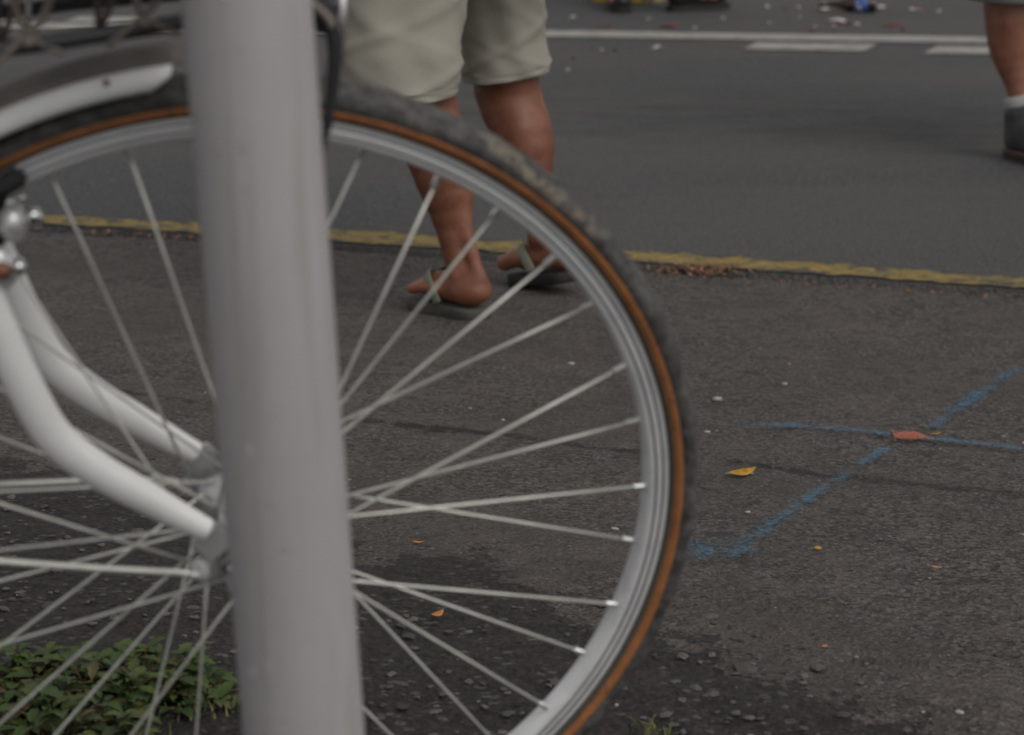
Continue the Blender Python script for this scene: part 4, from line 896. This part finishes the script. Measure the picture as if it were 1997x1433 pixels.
# --- barefoot sandal wearer left of the picture (only a heel shows behind the fork)
j = {}; hx = at_z(18, 655, gz(-.9, 3.75)); g0 = gz(hx.x, hx.y); F4 = Vector((-.85, .5, 0)).normalized()
j['heelr'] = hx + Vector((-.02, .02, .047)); j['toer'] = j['heelr'] + F4 * .20; j['ankler'] = j['heelr'] + Vector((-.030, .01, .062)); j['kneer'] = j['ankler'] + Vector((-.11, .03, .34))
j['heell'] = j['heelr'] + Vector((-.16, -.17, 0)); j['toel'] = j['heell'] + F4 * .20; j['anklel'] = j['heell'] + Vector((-.03, .01, .062)); j['kneel'] = j['anklel'] + Vector((-.10, .03, .34))
j['hipl'] = j['kneel'] + Vector((.06, .06, .38)); j['hipr'] = j['kneer'] + Vector((.06, -.02, .38)); hipc = (j['hipl'] + j['hipr']) / 2; upper(j, hipc + U * .03, F4, 1.6)
pr4 = empty('person', (hipc.x, hipc.y, g0)); tag(pr4, 'person in sandals and dark shorts behind the white fork at the left edge', 'person')
V, F = person_body(j, .0065).nets(); adopt(smooth_mesh(mesh('body', V, F, M['skin']), 2), pr4); adopt(shirt_of(j, M['shirt4'], None), pr4); body_extras(j, pr4)
L4 = Vector((-F4.y, F4.x, 0)); tb_ = []
for sd2 in 'lr':
    kn, hp = j['knee' + sd2], j['hip' + sd2]; tb_.append([(kn + U * .04, L4 * .09, F4 * .10), ((kn + hp) / 2, L4 * .095, F4 * .105), (hp + U * .05, L4 * .11, F4 * .12)])
tb_.append([(hipc - U * .05, L4 * .18, F4 * .13), (hipc + U * .12, L4 * .18, F4 * .135)]); adopt(leg_tubes(tb_, 'shorts', M['navy'], None, hem=1, seed=3), pr4)
for sd2, inn in (('l', -1), ('r', 1)): adopt(sandal('flip_flop', j['heel' + sd2], j['toe' + sd2], inn, None, M['sole_dark']), pr4)

# ------------------------------------------------------------------ things lying on the road
ba = at_z(1598, 23, 0); bb_ = at_z(1702, 25, 0); bdir = (bb_ - ba).normalized(); blen = .232; bc = ba + Vector((0, 0, .032)); bc.y += .01
bt = empty('beer_bottle', (ba.x, ba.y, 0)); tag(bt, 'brown glass beer bottle with blue label lying on its side on the road', 'bottle')
prof = [(.0135, 0), (.0138, .002), (.0138, .014), (.0125, .016), (.0125, .050), (.0135, .066), (.018, .084), (.025, .102), (.0298, .118), (.0310, .130), (.0310, .222), (.029, .229), (.020, .232)]
o = MB().lathe(prof, bc - Vector(bt.location), bdir, 40).build('glass_body', M['glass'], bt)
o2 = MB().lathe([(.0305, .142), (.0313, .1425), (.0313, .196), (.0305, .1965)], bc - Vector(bt.location), bdir, 40).build('label_band', M['label'], bt)
pe = MB()                                                  # pale torn strip and flecks printed on the label
sidev = bdir.cross(U).normalized()
def on_b(a, ang, r=.0317): return bc - Vector(bt.location) + bdir * a + (sidev * math.cos(ang) + U * math.sin(ang)) * r
pe.tube([on_b(.158, .1), on_b(.163, -.25), on_b(.168, -.6), on_b(.174, -.9)], .003, 6, flat=.25); pe.tube([on_b(.178, .05), on_b(.181, -.1)], .0018, 6, flat=.4); pe.build('label_print', M['paper'], bt)
MB().lathe([(.0316, .150), (.0318, .1505), (.0318, .1515), (.0316, .152)], bc - Vector(bt.location), bdir, 40).build('label_edge', M['paper'], bt)

# torn carton behind the black boots
cb = at_z(1226, 4, 0); ct = empty('paper_carton', (cb.x, cb.y - .02, 0)); tag(ct, 'flattened yellow and cream printed carton lying behind the black boots', 'carton')
rot = Matrix.Rotation(R(-8), 4, 'Z')
MB().box((0, .05, .022), .285, .13, .040, rot, .006).build('carton_body', M['yellow_card'], ct, False)
MB().box((.085, -.025, .022), .085, .016, .040, Matrix.Rotation(R(-22), 4, 'Z'), .004).build('carton_flap', M['cream_card'], ct, False)
pk = MB()
for q in (-.022, .006): pk.box((.085 + q, -.0345 - q * .4, .022), .010, .002, .036, Matrix.Rotation(R(-22), 4, 'Z') @ Matrix.Rotation(R(28), 4, 'Y'))
pk.build('carton_print', M['ink'], ct, False)

# scraps of paper
def scrap(px, py, lpx, ang, mat_, label, group=None, z=0.0, wid=.30, cat='paper scrap', name='paper_scrap'):
    p = at_g(px, py); s_ = FPX / (p - cam.location).length; Lw = lpx / s_ / 2; W = Lw * wid + .004
    V = []; n = 9
    for i in range(n):
        q = i / (n - 1); u = (2 * q - 1) * Lw; hw = W * (.55 + .45 * math.sin(math.pi * q)) * rng.uniform(.75, 1.15); zz = .003 + .006 * abs(math.sin(3 * q + px)) 
        V += [(u, -hw, zz), (u, hw, zz + .004 * math.sin(px + 5 * q))]
    F = [(2 * i, 2 * i + 2, 2 * i + 3, 2 * i + 1) for i in range(n - 1)]
    o = mesh(name, V, F, mat_, None); o.location = (p.x, p.y, p.z + z); o.rotation_euler = (0, 0, R(ang)); s2 = o.modifiers.new('solid', 'SOLIDIFY'); s2.thickness = .0012
    tag(o, label, cat, group); return o
G = 'paper scraps littering the road'
big = [(1631, 42, 32, 3, 'paper', 'larger white paper scrap touching red scrap below the beer bottle', 1.1), (1647, 46, 36, 18, 'red', 'red paper strip touching a white scrap below the beer bottle', .5),
       (1739, 51, 40, 28, 'red', 'long thin dark red paper strip right of the beer bottle', .22), (1785, 21, 24, 24, 'paper', 'white paper strip far right of the beer bottle', .5), (1800, 19, 14, 24, 'red', 'small red strip touching the white strip far right', .5),
       (1713, 15, 24, -4, 'paper', 'white paper scrap beside the base of the bottle', .6), (1607, 20, 22, 6, 'paper', 'white paper scrap under the neck of the bottle', 1.0), (1668, 50, 14, -5, 'paper', 'white flake at the end of the red strip by bottle', .9),
       (1304, 53, 34, 3, 'red', 'dark red paper scrap lying in front of the right black boot', .6), (1183, 54, 20, -4, 'red', 'dark red paper scrap lying in front of the left black boot', .6), (1281, 95, 24, 10, 'paper', 'thin white paper sliver below the white lane line', .25),
       (1118, 36, 14, 8, 'paper', 'short white sliver between khaki shorts and black boots', .3), (1063, 61, 18, 4, 'red', 'small red scrap touching the khaki shorts side of line', .5), (1583, 414 - 350, 12, 0, 'red', 'pinkish red scrap lying on the far edge of the white line', .8)]
for px, py, l, a, mm, lab, wd in big: scrap(px, py, l, a, M[mm], lab, G, wid=wd)
for px, py in ((1162, 78), (1157, 97), (1229, 96), (1118, 117), (1200, 101), (1628, 63), (1596, 101), (1445, 40), (1530, 20), (1760, 60)):
    scrap(px, py, rng.uniform(5, 8), rng.uniform(-40, 40), M['red'], 'tiny red paper fleck on the grey road around the white line', G, wid=.7)
for px, py in ((1173, 100), (1108, 139), (1410, 38), (1500, 47), (1560, 36), (1590, 55), (1625, 52), (1496, 15), (1265, 39), (1831, 24), (1557, 16), (1354, 57)):
    scrap(px, py, rng.uniform(4, 7), rng.uniform(-40, 40), M['paper'], 'tiny white paper fleck on the grey road around the white line', G, wid=.8)

# fallen leaves
def leaf(px, py, lpx, ang, mm, label, wid=.36, curl=.3):
    p = at_g(px, py); s_ = FPX / (p - cam.location).length; Lw = lpx / s_ / 2; V = []; n = 11
    for i in range(n):
        q = i / (n - 1); u = (2 * q - 1) * Lw; hw = Lw * wid * math.sin(math.pi * min(max(q, .02), .985)) ** .8; zz = .003 + Lw * curl * (2 * q - 1) ** 2
        V += [(u, -hw, zz + hw * .3), (u, 0, zz), (u, hw, zz + hw * .5)]
    F = []
    for i in range(n - 1):
        for k in (0, 1): F.append((3 * i + k, 3 * i + 3 + k, 3 * i + 4 + k, 3 * i + 1 + k))
    o = mesh('fallen_leaf', V, F, M[mm], None); o.location = p; o.rotation_euler = (0, 0, R(ang)); s2 = o.modifiers.new('solid', 'SOLIDIFY'); s2.thickness = .0006
    tag(o, label, 'leaf', 'fallen leaves on the pavement'); return o
leaf(1447, 929, 62, 30, 'leaf_y', 'yellow leaf on the pavement below the blue line, largest of the leaves', .42)
leaf(853, 1205, 32, 48, 'leaf_o', 'curled orange leaf seen through the spokes beside the pole', .5, .5)
leaf(1595, 1074, 14, 0, 'leaf_y', 'tiny yellow petal right of the blue sprayed blob', .9)
leaf(1826, 1111, 20, -25, 'leaf_o', 'small reddish brown leaf near the right edge of the pavement', .3)
leaf(1825, 849, 22, 15, 'leaf_y', 'thin straw coloured leaf beside the orange spray dot', .12, .1)
leaf(1608, 1265, 12, 20, 'leaf_o', 'small brown leaf low on the right pavement', .5)
leaf(815, 1062, 22, -12, 'leaf_o', 'small brown leaf behind the lower right spokes', .25)
leaf(1418, 509, 62, 20, 'leaf_y', 'long straw leaf lying on the leaf litter by the yellow line', .07, .15)
def pebble(px, py, dpx, label):
    p = at_g(px, py); s_ = FPX / (p - cam.location).length; r_ = dpx / s_ / 2; b = MB(); b.ball((0, 0, r_ * .45), r_, 2, (1.1, .8, .6)); v = [Vector(q) for q in b.v]; b.v = [tuple(q * (1 + .12 * math.sin(60 * q.x / r_ * .1 + 7 * q.y / r_))) for q in v]
    o = b.build('pebble', M['pale'], None); o.location = p; tag(o, label, 'pebble', 'pale pebbles on the pavement')
pebble(1399, 782, 18, 'oval white pebble on the pavement just right of the tyre'); pebble(1379, 845, 12, 'small pale pebble beside the tyre on the dark crack')
pebble(1458, 1001, 11, 'small pale pebble below the yellow leaf'); pebble(1114, 712, 13, 'small pale pebble between spokes above the crack'); pebble(1530, 751, 11, 'small grey pebble above the left end of blue line')

# ------------------------------------------------------------------ weeds and grass
def weed_plant(px, py, n, spread, h, label, seed):
    r2 = np.random.default_rng(seed); p = at_g(px, py); root = empty('weed', tuple(p)); tag(root, label, 'weed', 'weeds at the foot of the pole')
    sm = MB(); V = []; F = []
    for k in range(n):
        a = r2.uniform(0, 6.28); rad = spread * math.sqrt(r2.uniform(0, 1)); hh = h * r2.uniform(.25, 1) * (1 - .4 * rad / spread); tip = Vector((rad * math.cos(a) * 1.35, rad * math.sin(a) * .8, hh))
        b0 = Vector((tip.x * .35, tip.y * .35, 0)); sm.tube(catmull([b0, (b0 + tip) / 2 + Vector((0, 0, hh * .25)), tip], 3), .0011, 5)
        for q in range(r2.integers(3, 7)):
            aa = a + r2.normal() * 1.5; Lg = r2.uniform(.011, .027); d = Vector((math.cos(aa), math.sin(aa), r2.uniform(-.5, .8))).normalized(); sd3 = d.cross(U).normalized(); nr = sd3.cross(d); c = tip + d * .004; b = len(V); m7 = 8
            for i in range(m7):
                t = i / (m7 - 1); hw = Lg * .34 * math.sin(math.pi * max(t, .03) ** .75) * (1.0 if i % 2 else .70); ctr = c + d * (Lg * t) - nr * (Lg * .30 * t * t)
                V += [ctr - sd3 * hw + nr * hw * .35, ctr, ctr + sd3 * hw + nr * hw * .35]
            for i in range(m7 - 1):
                for e in (0, 1): F.append((b + 3 * i + e, b + 3 * i + 3 + e, b + 3 * i + 4 + e, b + 3 * i + 1 + e))
    mesh('foliage', V, F, M['weed'], root); sm.build('stems', M['stem'], root)
weed_plant(40, 1375, 60, .075, .050, 'leafy green weed clump at the left edge, largest of the weeds', 1)
weed_plant(190, 1372, 56, .070, .048, 'leafy green weed clump left of the pole in the middle', 2)
weed_plant(300, 1362, 34, .045, .058, 'leafy green weed with a raised leaf nearest the pole', 3)
weed_plant(110, 1440, 46, .075, .040, 'low dark leafy weed in the bottom left corner', 4)
weed_plant(405, 1362, 9, .035, .022, 'small sprawling runner weed touching the pole', 5)
def grass(name, spots, n, h):
    V = []; F = []
    for (px, py, sp) in spots:
        c = at_g(px, py)
        for _ in range(n):
            x, y = c.x + rng.normal() * sp, c.y + rng.normal() * sp * .7; a = rng.uniform(0, 6.28); hh = h * rng.uniform(.4, 1.2); d = Vector((math.cos(a), math.sin(a), 0)); sd3 = Vector((-d.y, d.x, 0)); b = len(V); z0 = gz(x, y)
            for i in range(4):
                t = i / 3; w_ = .0014 * (1 - t) + .0002; ctr = Vector((x, y, z0)) + d * (hh * .7 * t * t) + U * (hh * t * (1 - .25 * t)); V += [ctr - sd3 * w_, ctr + sd3 * w_]
            for i in range(3): F.append((b + 2 * i, b + 2 * i + 1, b + 2 * i + 3, b + 2 * i + 2))
    return mesh(name, V, F, M['grass'])
tag(grass('grass', [(1282, 1440, .010), (430, 1352, .016), (330, 1405, .035), (200, 1435, .06), (60, 1445, .06), (380, 1385, .02)], 26, .024), kind='stuff')
